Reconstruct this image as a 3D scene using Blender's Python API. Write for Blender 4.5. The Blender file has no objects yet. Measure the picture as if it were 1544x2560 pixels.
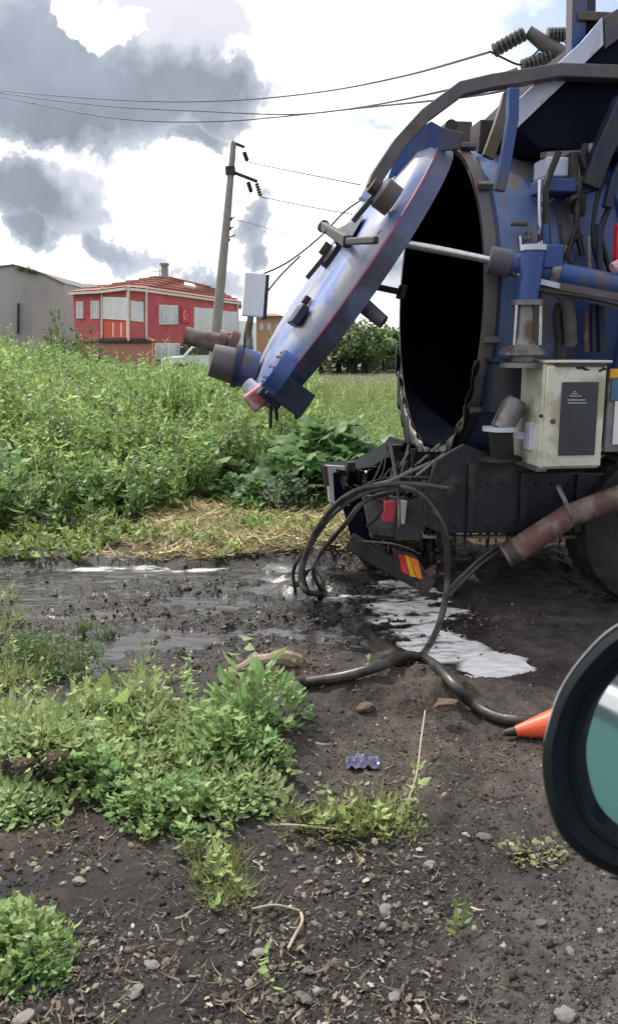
import bpy, bmesh, math, random
import numpy as np
from mathutils import Vector, Matrix
random.seed(7); RNG = np.random.default_rng(7)
sc = bpy.context.scene; col = sc.collection
# ------------------------------------------------------------------ camera
F = 2130.; H0 = 1.6; HOR = 870; TH = math.atan((1280-HOR)/F)
cd = bpy.data.cameras.new('camera'); cam = bpy.data.objects.new('camera', cd); col.objects.link(cam)
cam.location = (0, 0, H0); cam.rotation_euler = (math.pi/2-TH, 0, 0)
cd.sensor_fit = 'VERTICAL'; cd.sensor_height = 24; cd.lens = 24*F/2560; cd.clip_start = .05; cd.clip_end = 3000
cd.dof.use_dof = True; cd.dof.focus_distance = 5.5; cd.dof.aperture_fstop = 7
sc.camera = cam
def ray(px, py):
    dx = (px-772)/F; dy = (1280-py)/F
    return np.array([dx, math.cos(TH)+dy*math.sin(TH), -math.sin(TH)+dy*math.cos(TH)])
def P(px, py, Y):
    r = ray(px, py); return Vector(np.array([0, 0, H0])+r*(Y/r[1]))
def G(px, py, z=0):
    r = ray(px, py); return Vector(np.array([0, 0, H0])+r*((z-H0)/r[2]))
# ------------------------------------------------------------------ world: Nishita sky with clouds
SUN_EL, SUN_AZ = math.radians(52), math.radians(-38)      # azimuth from +Y towards +X
world = bpy.data.worlds.new('World'); sc.world = world; world.use_nodes = True
nt = world.node_tree; nt.nodes.clear()
def nd(t, **k):
    n = nt.nodes.new(t)
    for a, v in k.items():
        if a.startswith('i_'):
            key = a[2:]; n.inputs[int(key) if key.isdigit() else key].default_value = v
        else: setattr(n, a, v)
    return n
def ln(a, b): nt.links.new(a, b)
def mth(op, a, b=None, c=None, clamp=False):
    n = nt.nodes.new('ShaderNodeMath'); n.operation = op; n.use_clamp = clamp
    for i, v in enumerate((a, b, c)):
        if v is None: continue
        if isinstance(v, (int, float)): n.inputs[i].default_value = v
        else: nt.links.new(v, n.inputs[i])
    return n.outputs[0]
tc = nd('ShaderNodeTexCoord'); sep = nd('ShaderNodeSeparateXYZ'); ln(tc.outputs['Generated'], sep.inputs[0])
sky = nd('ShaderNodeTexSky'); sky.sky_type = 'NISHITA'; sky.sun_disc = False
sky.sun_elevation = SUN_EL; sky.sun_rotation = SUN_AZ; sky.air_density = 1.2; sky.dust_density = 2.5
AZ = mth('ARCTAN2', sep.outputs['X'], sep.outputs['Y']); EL = mth('ARCSINE', sep.outputs['Z'])
#WARP
def noise(scale, detail=6, rough=.6, dist=0, off=(0, 0, 0), sz=1.0):
    mp = nd('ShaderNodeMapping'); mp.inputs['Location'].default_value = off; mp.inputs['Scale'].default_value = (1, 1, sz)
    ln(tc.outputs['Generated'], mp.inputs[0])
    n = nd('ShaderNodeTexNoise'); n.inputs['Scale'].default_value = scale; n.inputs['Detail'].default_value = detail
    n.inputs['Roughness'].default_value = rough; n.inputs['Distortion'].default_value = dist
    ln(mp.outputs[0], n.inputs['Vector']); return n.outputs['Fac']
nA = noise(7, 8, .58, .3); nB = noise(16, 6, .6, 0, (3, 1, 2)); nC = noise(3.0, 4, .5, 0, (5, 2, 1), 1.6)
nAc = mth('SUBTRACT', nA, .5); nBc = mth('SUBTRACT', nB, .5)
w1 = noise(6, 3, .5, 0, (9, 2, 5)); w2 = noise(6, 3, .5, 0, (2, 8, 1)); w3 = noise(26, 5, .6, 0, (4, 4, 8)); w4 = noise(26, 5, .6, 0, (7, 1, 4))
AZW = mth('ADD', AZ, mth('ADD', mth('MULTIPLY_ADD', w1, .14, -.07), mth('MULTIPLY_ADD', w3, .075, -.0375)))
ELW = mth('ADD', EL, mth('ADD', mth('MULTIPLY_ADD', w2, .11, -.055), mth('MULTIPLY_ADD', w4, .06, -.03)))
def azel(px, py):
    r = ray(px, py); return math.atan2(r[0], r[1]), math.asin(r[2]/np.linalg.norm(r))
def blob(px, py, rx, ry, rot=0, w=1.0):
    a0, e0 = azel(px, py)
    da = mth('SUBTRACT', AZW, a0); de = mth('SUBTRACT', ELW, e0)
    c, s = math.cos(rot), math.sin(rot)
    u = mth('ADD', mth('MULTIPLY', da, c), mth('MULTIPLY', de, -s))
    v = mth('ADD', mth('MULTIPLY', da, s), mth('MULTIPLY', de, c))
    u = mth('DIVIDE', u, rx/F); v = mth('DIVIDE', v, ry/F)
    d = mth('SQRT', mth('ADD', mth('MULTIPLY', u, u), mth('MULTIPLY', v, v)))
    return mth('MULTIPLY', mth('SUBTRACT', 1, d), w)
def vmax(lst):
    o = lst[0]
    for x in lst[1:]: o = mth('MAXIMUM', o, x)
    return o
dark = vmax([blob(300, 210, 300, 105), blob(490, 225, 130, 110), blob(80, 250, 300, 80), blob(90, 130, 260, 130), blob(440, 320, 70, 30),
             blob(40, 460, 200, 100), blob(20, 580, 90, 85), blob(275, 600, 95, 40, .6), blob(620, 560, 50, 110, 0, .8),
             blob(480, 695, 110, 28, 0, .8), blob(640, 650, 60, 30, 0, .7), blob(960, 660, 60, 60, 0, .7)])
light = vmax([blob(420, 40, 230, 80), blob(60, 40, 260, 100), blob(150, 420, 120, 60), blob(950, 700, 90, 80)])
hole = blob(262, 52, 110, 42)
dmask = mth('MULTIPLY_ADD', mth('ADD', dark, mth('ADD', mth('MULTIPLY', nAc, .9), mth('MULTIPLY', nBc, .8))), 3.6, .42, clamp=True)
lmask = mth('MULTIPLY', mth('MULTIPLY_ADD', mth('ADD', light, mth('MULTIPLY', nAc, 1.4)), 2.5, .4, clamp=True), .85)
hmask = mth('SUBTRACT', 1, mth('MULTIPLY_ADD', mth('ADD', hole, mth('MULTIPLY', nBc, 1.0)), 7, .2, clamp=True))
# clouds everywhere outside the framed part too, of the same two kinds
far = mth('MULTIPLY_ADD', mth('ABSOLUTE', AZ), 6, -3.2, clamp=True)
gmask = mth('MULTIPLY', mth('MULTIPLY_ADD', nC, 9, -4.8, clamp=True), far)
dmask = mth('MULTIPLY', mth('MAXIMUM', dmask, gmask), hmask); lmask = mth('MULTIPLY', lmask, hmask)
def mixc(f, a, b):
    m = nt.nodes.new('ShaderNodeMix'); m.data_type = 'RGBA'; nt.links.new(f, m.inputs[0]) if not isinstance(f, float) else setattr(m.inputs[0], 'default_value', f)
    for i, v in ((6, a), (7, b)):
        if isinstance(v, tuple): m.inputs[i].default_value = (*v, 1)
        else: nt.links.new(v, m.inputs[i])
    return m.outputs[2]
S = 10.0   # background strength is 0.1, so cloud radiance 1 is 10 here
vd = nd('ShaderNodeVectorMath', operation='DOT_PRODUCT'); ln(tc.outputs['Generated'], vd.inputs[0])
vd.inputs[1].default_value = (math.sin(SUN_AZ)*math.cos(SUN_EL), math.cos(SUN_AZ)*math.cos(SUN_EL), math.sin(SUN_EL))
nearsun = mth('MULTIPLY_ADD', vd.outputs['Value'], 1.0, .0, clamp=True)
bright = mixc(nearsun, (.80*S, .82*S, .86*S), (2.35*S, 2.3*S, 2.18*S))
bluegap = mth('MULTIPLY_ADD', vmax([blob(1480, 30, 230, 190), blob(1330, 40, 170, 70), blob(960, 300, 130, 35, 0, .6)]), 1.6, .1, clamp=True)
softv = mth('MULTIPLY_ADD', mth('ADD', mth('MULTIPLY', noise(4.5, 6, .55, .2, (6, 3, 9), 1.5), .7), mth('MULTIPLY', nB, .3)), 4.2, -1.95, clamp=True)
bright = mixc(mth('MULTIPLY', softv, .93), bright, (.80*S, .84*S, .90*S))
base = mixc(mth('MULTIPLY', bluegap, .75), bright, (.42*S, .58*S, .95*S))
base = mixc(mth('MULTIPLY_ADD', EL, -1, -.02, clamp=True), base, sky.outputs[0])
base = mixc(.12, base, sky.outputs[0])
shade = mth('MULTIPLY_ADD', noise(5, 4, .5, 0, (1, 7, 3)), 3.2, -1.1, clamp=True)
darkc = mixc(shade, (.235*S, .275*S, .34*S), (.44*S, .49*S, .59*S))
edge = mth('MULTIPLY_ADD', mth('ADD', dark, mth('MULTIPLY', nBc, .7)), -1.9, 1.0, clamp=True)
darkc = mixc(mth('MULTIPLY', edge, .85), darkc, (.72*S, .76*S, .86*S))
o = mixc(lmask, base, (.62*S, .62*S, .74*S))
o = mixc(dmask, o, darkc)
bg = nd('ShaderNodeBackground'); bg.inputs['Strength'].default_value = .1; ln(o, bg.inputs[0])
wo = nd('ShaderNodeOutputWorld'); ln(bg.outputs[0], wo.inputs[0])
# ------------------------------------------------------------------ sun
sl = bpy.data.lights.new('sun', 'SUN'); sl.energy = 3.6; sl.angle = math.radians(1.2); sl.color = (1, .95, .87)
sun = bpy.data.objects.new('sun', sl); col.objects.link(sun)
sd = Vector((math.sin(SUN_AZ)*math.cos(SUN_EL), math.cos(SUN_AZ)*math.cos(SUN_EL), math.sin(SUN_EL)))
sun.rotation_euler = sd.to_track_quat('Z', 'Y').to_euler(); sun.location = (-5, 10, 20)
sc.view_settings.view_transform = 'Standard'; sc.view_settings.look = 'None'; sc.view_settings.exposure = 0.12; sc.view_settings.gamma = 1
sc.view_settings.use_curve_mapping = False
# ------------------------------------------------------------------ materials
MATS = {}
def mat(name, c1, c2=None, scale=6, rough=.6, metal=0, bump=0, bscale=None, c3=None, c3scale=2, c3amt=.5, coat=0, stretch=(1, 1, 1), rvar=0, spec=.5, attr=None, coords='Object'):
    m = bpy.data.materials.new(name); m.use_nodes = True; t = m.node_tree; b = t.nodes['Principled BSDF']
    MATS[name] = m
    tcn = t.nodes.new('ShaderNodeTexCoord'); mp = t.nodes.new('ShaderNodeMapping'); mp.inputs['Scale'].default_value = stretch
    t.links.new(tcn.outputs[coords], mp.inputs[0])
    def nz(s, d=5, off=0):
        n = t.nodes.new('ShaderNodeTexNoise'); n.inputs['Scale'].default_value = s; n.inputs['Detail'].default_value = d; n.inputs['Roughness'].default_value = .62
        if off:
            m2 = t.nodes.new('ShaderNodeMapping'); m2.inputs['Location'].default_value = (off, off, off); t.links.new(mp.outputs[0], m2.inputs[0]); t.links.new(m2.outputs[0], n.inputs[0])
        else: t.links.new(mp.outputs[0], n.inputs[0])
        return n.outputs['Fac']
    def ramp(f, lo, hi):
        r = t.nodes.new('ShaderNodeMapRange'); r.inputs[1].default_value = lo; r.inputs[2].default_value = hi; t.links.new(f, r.inputs[0]); return r.outputs[0]
    def mx(f, a, bb, mode='MIX'):
        k = t.nodes.new('ShaderNodeMix'); k.data_type = 'RGBA'; k.blend_type = mode
        if isinstance(f, (int, float)): k.inputs[0].default_value = f
        else: t.links.new(f, k.inputs[0])
        for i, v in ((6, a), (7, bb)):
            if isinstance(v, tuple): k.inputs[i].default_value = (*v, 1)
            else: t.links.new(v, k.inputs[i])
        return k.outputs[2]
    if attr:
        an = t.nodes.new('ShaderNodeAttribute'); an.attribute_name = attr; colr = an.outputs['Color']
        f = ramp(nz(scale), .3, .7); colr = mx(f, mx(1, colr, c1, 'MULTIPLY'), mx(1, colr, c2 or (1, 1, 1), 'MULTIPLY'))
    elif c2: colr = mx(ramp(nz(scale), .35, .65), c1, c2)
    else:
        colr = mx(ramp(nz(scale), .3, .7), tuple(v*.82 for v in c1), tuple(min(1, v*1.15) for v in c1))
    if c3:
        f = ramp(nz(c3scale, 7, 4.3), .62-c3amt*.3, .70-c3amt*.22); colr = mx(f, colr, c3)
    t.links.new(colr, b.inputs['Base Color'])
    b.inputs['Roughness'].default_value = rough; b.inputs['Metallic'].default_value = metal
    b.inputs['Coat Weight'].default_value = coat; b.inputs['Specular IOR Level'].default_value = spec
    if rvar:
        r = t.nodes.new('ShaderNodeMapRange'); r.inputs[1].default_value = .3; r.inputs[2].default_value = .7
        r.inputs[3].default_value = max(.03, rough-rvar); r.inputs[4].default_value = min(1, rough+rvar); t.links.new(nz(scale*.7, 6, 9.1), r.inputs[0]); t.links.new(r.outputs[0], b.inputs['Roughness'])
    if bump:
        bn = t.nodes.new('ShaderNodeBump'); bn.inputs['Strength'].default_value = 1; bn.inputs['Distance'].default_value = bump
        t.links.new(nz(bscale or scale*3, 6, 2.2), bn.inputs['Height']); t.links.new(bn.outputs[0], b.inputs['Normal'])
    return m
def leafmat(name, rough=.5, trans=.35):
    m = bpy.data.materials.new(name); m.use_nodes = True; t = m.node_tree; b = t.nodes['Principled BSDF']; out = t.nodes['Material Output']
    an = t.nodes.new('ShaderNodeAttribute'); an.attribute_name = 'tint'; t.links.new(an.outputs['Color'], b.inputs['Base Color']); b.inputs['Roughness'].default_value = rough; b.inputs['Specular IOR Level'].default_value = .35
    tr = t.nodes.new('ShaderNodeBsdfTranslucent'); hs = t.nodes.new('ShaderNodeHueSaturation'); hs.inputs['Value'].default_value = 1.45; hs.inputs['Saturation'].default_value = .95; hs.inputs['Hue'].default_value = .49
    t.links.new(an.outputs['Color'], hs.inputs['Color']); t.links.new(hs.outputs[0], tr.inputs[0])
    ms = t.nodes.new('ShaderNodeMixShader'); ms.inputs[0].default_value = trans
    t.links.new(b.outputs[0], ms.inputs[1]); t.links.new(tr.outputs[0], ms.inputs[2]); t.links.new(ms.outputs[0], out.inputs[0]); MATS[name] = m; return m
BLUE = mat('blue_paint', (.018, .060, .22), (.035, .085, .28), 3, .42, 0, .002, 12, c3=(.10, .085, .09), c3scale=3.5, c3amt=.35, rvar=.15, stretch=(1.5, 1.5, .5))
BLUED = mat('dark_shaded_blue_paint', (.004, .012, .042), (.009, .021, .058), 4, .5, 0, .002, 14, c3=(.02, .02, .025), c3scale=4, c3amt=.4, rvar=.15)  # darker copy of the blue; deep shade on lower truck parts put in
DOORM = mat('pale_blue_paint', (.12, .20, .46), (.24, .31, .56), 2.2, .33, 0, .002, 9, c3=(.36, .36, .42), c3scale=2.6, c3amt=.55, rvar=.12)  # paler blue for the rear door, with random grey patches
DUSTY = mat('mud_caked_blue_paint', (.018, .052, .20), (.045, .082, .22), 2.2, .5, 0, .002, 12, c3=(.13, .105, .10), c3scale=1.6, c3amt=.3, stretch=(1, 1, .6))
FLANGE = mat('rust_stained_flange_paint', (.07, .07, .11), (.12, .10, .095), 6, .6, 0, .002, 18, c3=(.13, .075, .045), c3scale=4, c3amt=.15)
STEEL = mat('grey_steel', (.16, .16, .17), (.26, .25, .25), 9, .45, .5, .001, 30, c3=(.12, .07, .045), c3scale=6, c3amt=.3)
DSTEEL = mat('dark_grimy_steel', (.018, .018, .022), (.05, .045, .045), 8, .6, .2, .002, 25, c3=(.07, .055, .045), c3scale=5, c3amt=.4)
CHROME = mat('chromed_rod', (.55, .56, .6), None, 20, .22, 1, 0)
LAV = mat('sky_lightened_lavender_paint', (.48, .52, .70), (.62, .64, .76), 4, .45, 0, .002, 15, c3=(.36, .33, .34), c3scale=5, c3amt=.25)  # lightened so the colour carries sky light on the sloped housing face
SLUDGE = mat('sludge_coated_tank_inside', (.003, .005, .012), (.007, .009, .020), 5, .9, 0, .01, 8, spec=.03)
SKIRT = mat('oily_black_steel', (.005, .008, .014), (.012, .016, .022), 3, .5, 0, .003, 10, c3=(.055, .045, .038), c3scale=3, c3amt=.25, rvar=.2)
RUST = mat('red_brown_primer', (.15, .072, .062), (.10, .052, .045), 5, .65, 0, .002, 20, c3=(.2, .16, .14), c3scale=6, c3amt=.4)
REDM = mat('red_seal_line', (.55, .07, .13), (.42, .12, .22), 4, .6, c3=(.16, .15, .26), c3scale=5, c3amt=.45)
BOXW = mat('cream_cabinet_paint', (.62, .60, .50), (.72, .70, .60), 2.5, .4, 0, .0015, 8, c3=(.42, .40, .28), c3scale=3, c3amt=.25)
BOXD = mat('charcoal_panel', (.045, .05, .065), None, 4, .4)
WHITE = mat('white_plastic', (.7, .72, .74), (.78, .79, .8), 3, .4)
RUBBER = mat('black_rubber', (.008, .008, .010), (.016, .016, .018), 12, .55, 0, .002, 30, c3=(.035, .032, .03), c3scale=7, c3amt=.3)
HOSE = mat('wet_black_hose', (.015, .015, .018), (.035, .033, .034), 16, .35, 0, .001, 60, c3=(.07, .058, .048), c3scale=9, c3amt=.55)
REDL = mat('red_lens', (.6, .02, .04), None, 40, .25, coat=.4)
ORL = mat('amber_lens', (.9, .22, .01), None, 40, .25, coat=.4)
YEL = mat('yellow_paint', (.8, .42, .03), None, 10, .45)
TEALP = mat('teal_car_paint', (.055, .165, .16), (.06, .18, .175), 2, .25, 0, coat=.6)
MIRH = mat('black_mirror_plastic', (.004, .008, .012), (.007, .011, .015), 8, .6, 0, spec=.12)
CONE = mat('orange_cone_plastic', (.85, .12, .045), (.75, .10, .04), 8, .45)
WOOD = mat('weathered_concrete_pole', (.26, .24, .23), (.34, .31, .29), 3, .8, 0, .004, 20)
def glass_mirror():
    m = bpy.data.materials.new('mirror_glass'); m.use_nodes = True; b = m.node_tree.nodes['Principled BSDF']
    b.inputs['Metallic'].default_value = 1; b.inputs['Roughness'].default_value = .03; b.inputs['Base Color'].default_value = (.75, .8, .82, 1)
    t = m.node_tree; n = t.nodes.new('ShaderNodeTexNoise'); n.inputs['Scale'].default_value = 3; r = t.nodes.new('ShaderNodeMapRange'); r.inputs[3].default_value = .02; r.inputs[4].default_value = .07
    t.links.new(n.outputs[0], r.inputs[0]); t.links.new(r.outputs[0], b.inputs['Roughness']); return m
MIRG = glass_mirror()
# ------------------------------------------------------------------ mesh helpers
def frame_from(d):
    d = Vector(d).normalized(); a = Vector((0, 0, 1)) if abs(d.z) < .9 else Vector((1, 0, 0))
    u = d.cross(a).normalized(); return u, d.cross(u).normalized(), d
class MB:
    def __init__(s): s.v = []; s.f = []
    def poly(s, pts): k = len(s.v); s.v += [tuple(p) for p in pts]; s.f.append(tuple(range(k, k+len(pts)))); return s
    def prism(s, pts, off):
        off = Vector(off); n = len(pts); k = len(s.v); s.v += [tuple(Vector(p)) for p in pts]+[tuple(Vector(p)+off) for p in pts]
        s.f += [tuple(range(k, k+n)), tuple(range(k+2*n-1, k+n-1, -1))]+[(k+i, k+(i+1) % n, k+n+(i+1) % n, k+n+i) for i in range(n)]; return s
    def box(s, c, size, M=None):
        c = Vector(c); hx, hy, hz = [q/2 for q in size]; M = M or Matrix.Identity(3)
        pts = [c+M@Vector((x, y, -hz)) for x, y in ((-hx, -hy), (hx, -hy), (hx, hy), (-hx, hy))]
        return s.prism(pts, M@Vector((0, 0, 2*hz)))
    def bar(s, a, b, w, h=None, upv=None):
        a = Vector(a); b = Vector(b); d = (b-a).normalized(); h = h or w
        upv = Vector(upv) if upv else (Vector((0, 0, 1)) if abs(d.z) < .9 else Vector((1, 0, 0)))
        u = d.cross(upv).normalized(); v = u.cross(d).normalized()
        return s.prism([a+u*x*w/2+v*y*h/2 for x, y in ((-1, -1), (1, -1), (1, 1), (-1, 1))], b-a)
    def tube(s, pts, r, n=10, caps=True):
        pts = [Vector(p) for p in pts]; m = len(pts); k = len(s.v); rr = r if isinstance(r, (list, tuple)) else [r]*m
        pu = None
        for i, p in enumerate(pts):
            d = (pts[min(i+1, m-1)]-pts[max(i-1, 0)]).normalized()
            if pu is None: u, v, _ = frame_from(d)
            else: u = (pu-d*pu.dot(d)).normalized(); v = d.cross(u)
            pu = u
            s.v += [tuple(p+(u*math.cos(2*math.pi*j/n)+v*math.sin(2*math.pi*j/n))*rr[i]) for j in range(n)]
        for i in range(m-1):
            for j in range(n): s.f.append((k+i*n+j, k+i*n+(j+1) % n, k+(i+1)*n+(j+1) % n, k+(i+1)*n+j))
        if caps: s.f += [tuple(range(k+n-1, k-1, -1)), tuple(range(k+(m-1)*n, k+m*n))]
        return s
    def rev(s, c, axis, prof, n=48, u=None):    # prof: list of (radius, along)
        c = Vector(c); a, b, d = frame_from(axis); k = len(s.v); m = len(prof)
        for r, t in prof: s.v += [tuple(c+d*t+(a*math.cos(2*math.pi*j/n)+b*math.sin(2*math.pi*j/n))*max(r, 1e-4)) for j in range(n)]
        for i in range(m-1):
            for j in range(n): s.f.append((k+i*n+j, k+i*n+(j+1) % n, k+(i+1)*n+(j+1) % n, k+(i+1)*n+j))
        return s
    def build(s, name, m, parent=None, smooth=35, bevel=0, label=None):
        me = bpy.data.meshes.new(name); me.from_pydata(s.v, [], s.f); bm = bmesh.new(); bm.from_mesh(me); bmesh.ops.recalc_face_normals(bm, faces=bm.faces); bm.to_mesh(me); bm.free()
        for p in me.polygons: p.use_smooth = True
        me.set_sharp_from_angle(angle=math.radians(smooth))
        me.materials.append(m); o = bpy.data.objects.new(name, me); col.objects.link(o)
        if parent: o.parent = parent
        if bevel:
            b = o.modifiers.new('b', 'BEVEL'); b.width = bevel; b.segments = 2; b.limit_method = 'ANGLE'; b.angle_limit = math.radians(40)
        if label: o['label'] = label
        return o
def spline(pts, n=8):
    pts = [Vector(p) for p in pts]; out = []
    for i in range(len(pts)-1):
        p0 = pts[max(i-1, 0)]; p1 = pts[i]; p2 = pts[i+1]; p3 = pts[min(i+2, len(pts)-1)]
        for k in range(n):
            t = k/n; out.append(.5*((2*p1)+(p2-p0)*t+(2*p0-5*p1+4*p2-p3)*t*t+(3*p1-p0-3*p2+p3)*t**3))
    return out+[pts[-1]]
def tag(o, label=None, cat=None, group=None, kind=None):
    for k, v in (('label', label), ('category', cat), ('group', group), ('kind', kind)):
        if v: o[k] = v
    return o
def thing(name, loc, label, cat, group=None, rz=0):
    o = bpy.data.objects.new(name, None); col.objects.link(o); o.location = loc; o.rotation_euler = (0, 0, rz); o.empty_display_size = .2
    return tag(o, label, cat, group)
def npmesh(name, verts, faces, m, tint=None, parent=None, smooth=False):
    """verts (n,3), faces (k,3) or (k,4), tint (n,3)"""
    me = bpy.data.meshes.new(name); nv = len(verts); k, w = faces.shape
    me.vertices.add(nv); me.vertices.foreach_set('co', np.ascontiguousarray(verts, dtype=np.float32).ravel())
    me.loops.add(k*w); me.loops.foreach_set('vertex_index', np.ascontiguousarray(faces, dtype=np.int32).ravel())
    me.polygons.add(k); me.polygons.foreach_set('loop_start', np.arange(0, k*w, w, dtype=np.int32))
    if smooth: me.polygons.foreach_set('use_smooth', np.ones(k, dtype=bool))
    if tint is not None:
        ca = me.color_attributes.new('tint', 'FLOAT_COLOR', 'POINT')
        ca.data.foreach_set('color', np.concatenate([np.clip(tint, 0, 1), np.ones((nv, 1))], 1).astype(np.float32).ravel())
    me.update(calc_edges=True); me.validate(); me.materials.append(m)
    o = bpy.data.objects.new(name, me); col.objects.link(o)
    if parent: o.parent = parent
    return o
# numpy value noise
def vnoise(x, y, seed=0):
    xi = np.floor(x).astype(np.int64); yi = np.floor(y).astype(np.int64); fx = x-xi; fy = y-yi
    fx = fx*fx*(3-2*fx); fy = fy*fy*(3-2*fy)
    def h(a, b):
        n = (a*374761393+b*668265263+seed*1442695041) & 0x7fffffff; n = (n ^ (n >> 13))*1274126177 & 0x7fffffff; n = n ^ (n >> 16); return (n % 100003)/100003.
    return (h(xi, yi)*(1-fx)+h(xi+1, yi)*fx)*(1-fy)+(h(xi, yi+1)*(1-fx)+h(xi+1, yi+1)*fx)*fy-.5
def fbm(x, y, o=4, seed=0, g=.5):
    s = 0; a = 1
    for i in range(o): s = s+a*vnoise(x*2**i+17.3*i, y*2**i-9.1*i, seed+i); a *= g
    return s
def sst(a, b, x): t = np.clip((x-a)/(b-a), 0., 1.); return t*t*(3-2*t)
# ------------------------------------------------------------------ the ground
def gpx(x, y):      # where a ground point lies in the layout drawing
    z = y*math.cos(TH)+H0*math.sin(TH); u = y*math.sin(TH)-H0*math.cos(TH); z = np.where(z > .05, z, .05)
    return 772+F*x/z, 1280-F*u/z
def ell(px, py, cx, cy, rx, ry, soft=.35): 
    d = np.sqrt(((px-cx)/rx)**2+((py-cy)/ry)**2); return 1-sst(1-soft, 1+soft, d)
WZ = -.045
def wetmask(px, py, x, y):
    n = fbm(x*1.3, y*2.6, 4, 5)*70
    band = sst(1385, 1415, py+n*.35)*(1-sst(1610, 1680, py+n+(px-300)*.02))*(1-sst(900, 1010, px+n))
    st = ell(px, py, 960, 1470, 130, 110)+ell(px, py, 1090, 1560, 130, 75)+ell(px, py+n*.2, 1170, 1640, 150, 45)
    lf = ell(px, py+n*.5, 120, 1310, 190, 38)*.9
    return np.clip(np.maximum(np.maximum(band, st), lf), 0, 1)
def fieldH(x, y):
    t = x/np.maximum(y, 1); px = 772+t*F
    Hh = np.interp(px, [-600, 0, 200, 400, 560, 700, 1000, 1600], [1.0, .90, .50, .16, .08, .03, -.02, 0])
    return Hh*sst(7.2, 19, y)*(1-.6*sst(28, 45, y))
def ground_h(x, y):
    px, py = gpx(x, y); fr = (y > .4)
    z = fbm(x*.9, y*.9, 3, 1)*.05+fbm(x*6, y*6, 3, 2, .55)*.026+fbm(x*26, y*26, 2, 3)*.010*(np.hypot(x, y) < 9)
    z = z*(.6+.4*sst(1.5, 4, y))
    w = np.where(fr, wetmask(px, py, x, y), 0)
    zw = WZ-.001+fbm(x*3.2, y*7.5, 3, 8, .62)*.045+np.maximum(fbm(x*11, y*20, 4, 9, .7), -.1)*.034
    sheen_pool = ell(px, py, 1130, 1610, 130, 38)+ell(px, py, 1240, 1650, 90, 42)+ell(px, py, 1050, 1510, 120, 60)*.6+ell(px, py, 400, 1411, 280, 20)*.8+ell(px, py, 110, 1335, 120, 20)  # hollows keeping the painted sky reflection clear of clods
    zw = zw-.03*np.clip(sheen_pool, 0, 1)
    z = z*(1-w)+zw*w
    z = z+fr*(ell(px+fbm(x*4, y*4, 3, 71)*60, py+fbm(x*4, y*4, 3, 72)*30, 1000, 1740, 150, 42, .35)*(.075+fbm(x*14, y*14, 3, 73)*.03)+ell(px+fbm(x*9, y*9, 3, 75)*30, py, 1115, 1735, 60, 26, .4)*.03+ell(px+fbm(x*6, y*6, 3, 74)*60, py, 120, 1900, 110, 55, .4)*(.08+fbm(x*16, y*16, 3, 76)*.04)+ell(px, py, 330, 1850, 330, 90, .6)*.06
              - ell(px, py, 170, 1650, 130, 60, .6)*.05+ell(px, py, 700, 1670, 60, 22, .5)*.06+ell(px, py, 900, 1360, 350, 26, .6)*.03 - ell(px, py, 1440, 1640, 160, 80, .6)*.02)
    z = z+fr*ell(px, py, 1090, 1385, 330, 42, .6)*.07
    lump = np.clip(ell(px, py, 620, 1470, 520, 120, .5), 0, 1)*fr; z = z+lump*np.maximum(fbm(x*6, y*9, 3, 88, .5)-.02, 0)*.05
    return z+np.where(fr, fieldH(x, y), 0)
def gh(x, y): return float(ground_h(np.array([float(x)]), np.array([float(y)]))[0])
def ground_col(x, y):
    px, py = gpx(x, y); n1 = fbm(x*1.6, y*1.6, 4, 21); n2 = fbm(x*9, y*9, 3, 22); n3 = fbm(x*40, y*40, 2, 23)
    def L(c): return np.array(c)[None, :]
    c = L((.062, .055, .052))+0*x[:, None]
    def mixin(c, m, k): m = np.clip(m, 0, 1)[:, None]; return c*(1-m)+L(k)*m
    c = mixin(c, sst(1000, 1500, px+n1*250)*sst(1950, 2400, py+n1*300)*.9, (.125, .118, .105))      # packed gravel lower right
    c = mixin(c, ell(px, py, 1180, 1880, 380, 130, .6)*.7, (.125, .105, .085))
    c = mixin(c, ell(px, py, 1000, 1745, 170, 60, .6)*.7, (.13, .105, .085))
    c = mixin(c, ell(px, py+n1*60, 150, 2000, 330, 110, .6)*.7, (.085, .056, .045))
    c = mixin(c, sst(2050, 2200, py+n1*120)*(1-sst(700, 1300, px+n1*400))*.8, (.034, .029, .030))       # brown soil left
    c = mixin(c, ell(px, py, 700, 1670, 90, 40, .6), (.16, .10, .075))
    straw = sst(1130, 1200, py+n1*60+(px-900)*.1)*(1-sst(1370, 1400, py))*sst(250, 520, px+n1*200)
    c = mixin(c, straw*.95, (.24, .19, .10))
    w = wetmask(px, py, x, y)
    c = mixin(c, w*.95, (.021, .016, .0155))
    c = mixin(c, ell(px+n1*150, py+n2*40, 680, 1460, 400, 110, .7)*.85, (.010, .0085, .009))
    c = mixin(c, ell(px, py, 1300, 1420, 330, 90, .5)*.7, (.045, .038, .032))
    c = mixin(c, (sst(7.5, 10, y))*(1-straw)*.8, (.07, .085, .035))
    c = mixin(c, sst(60, 110, np.hypot(x, y)), (.09, .12, .05))
    c = c*(1+n2*.7+n3*.5)[:, None]*(1+.15*n1)[:, None]
    c = c*np.where(py > 1650, .60, .85)[:, None]; return np.clip(c, .006, .6), w
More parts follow.
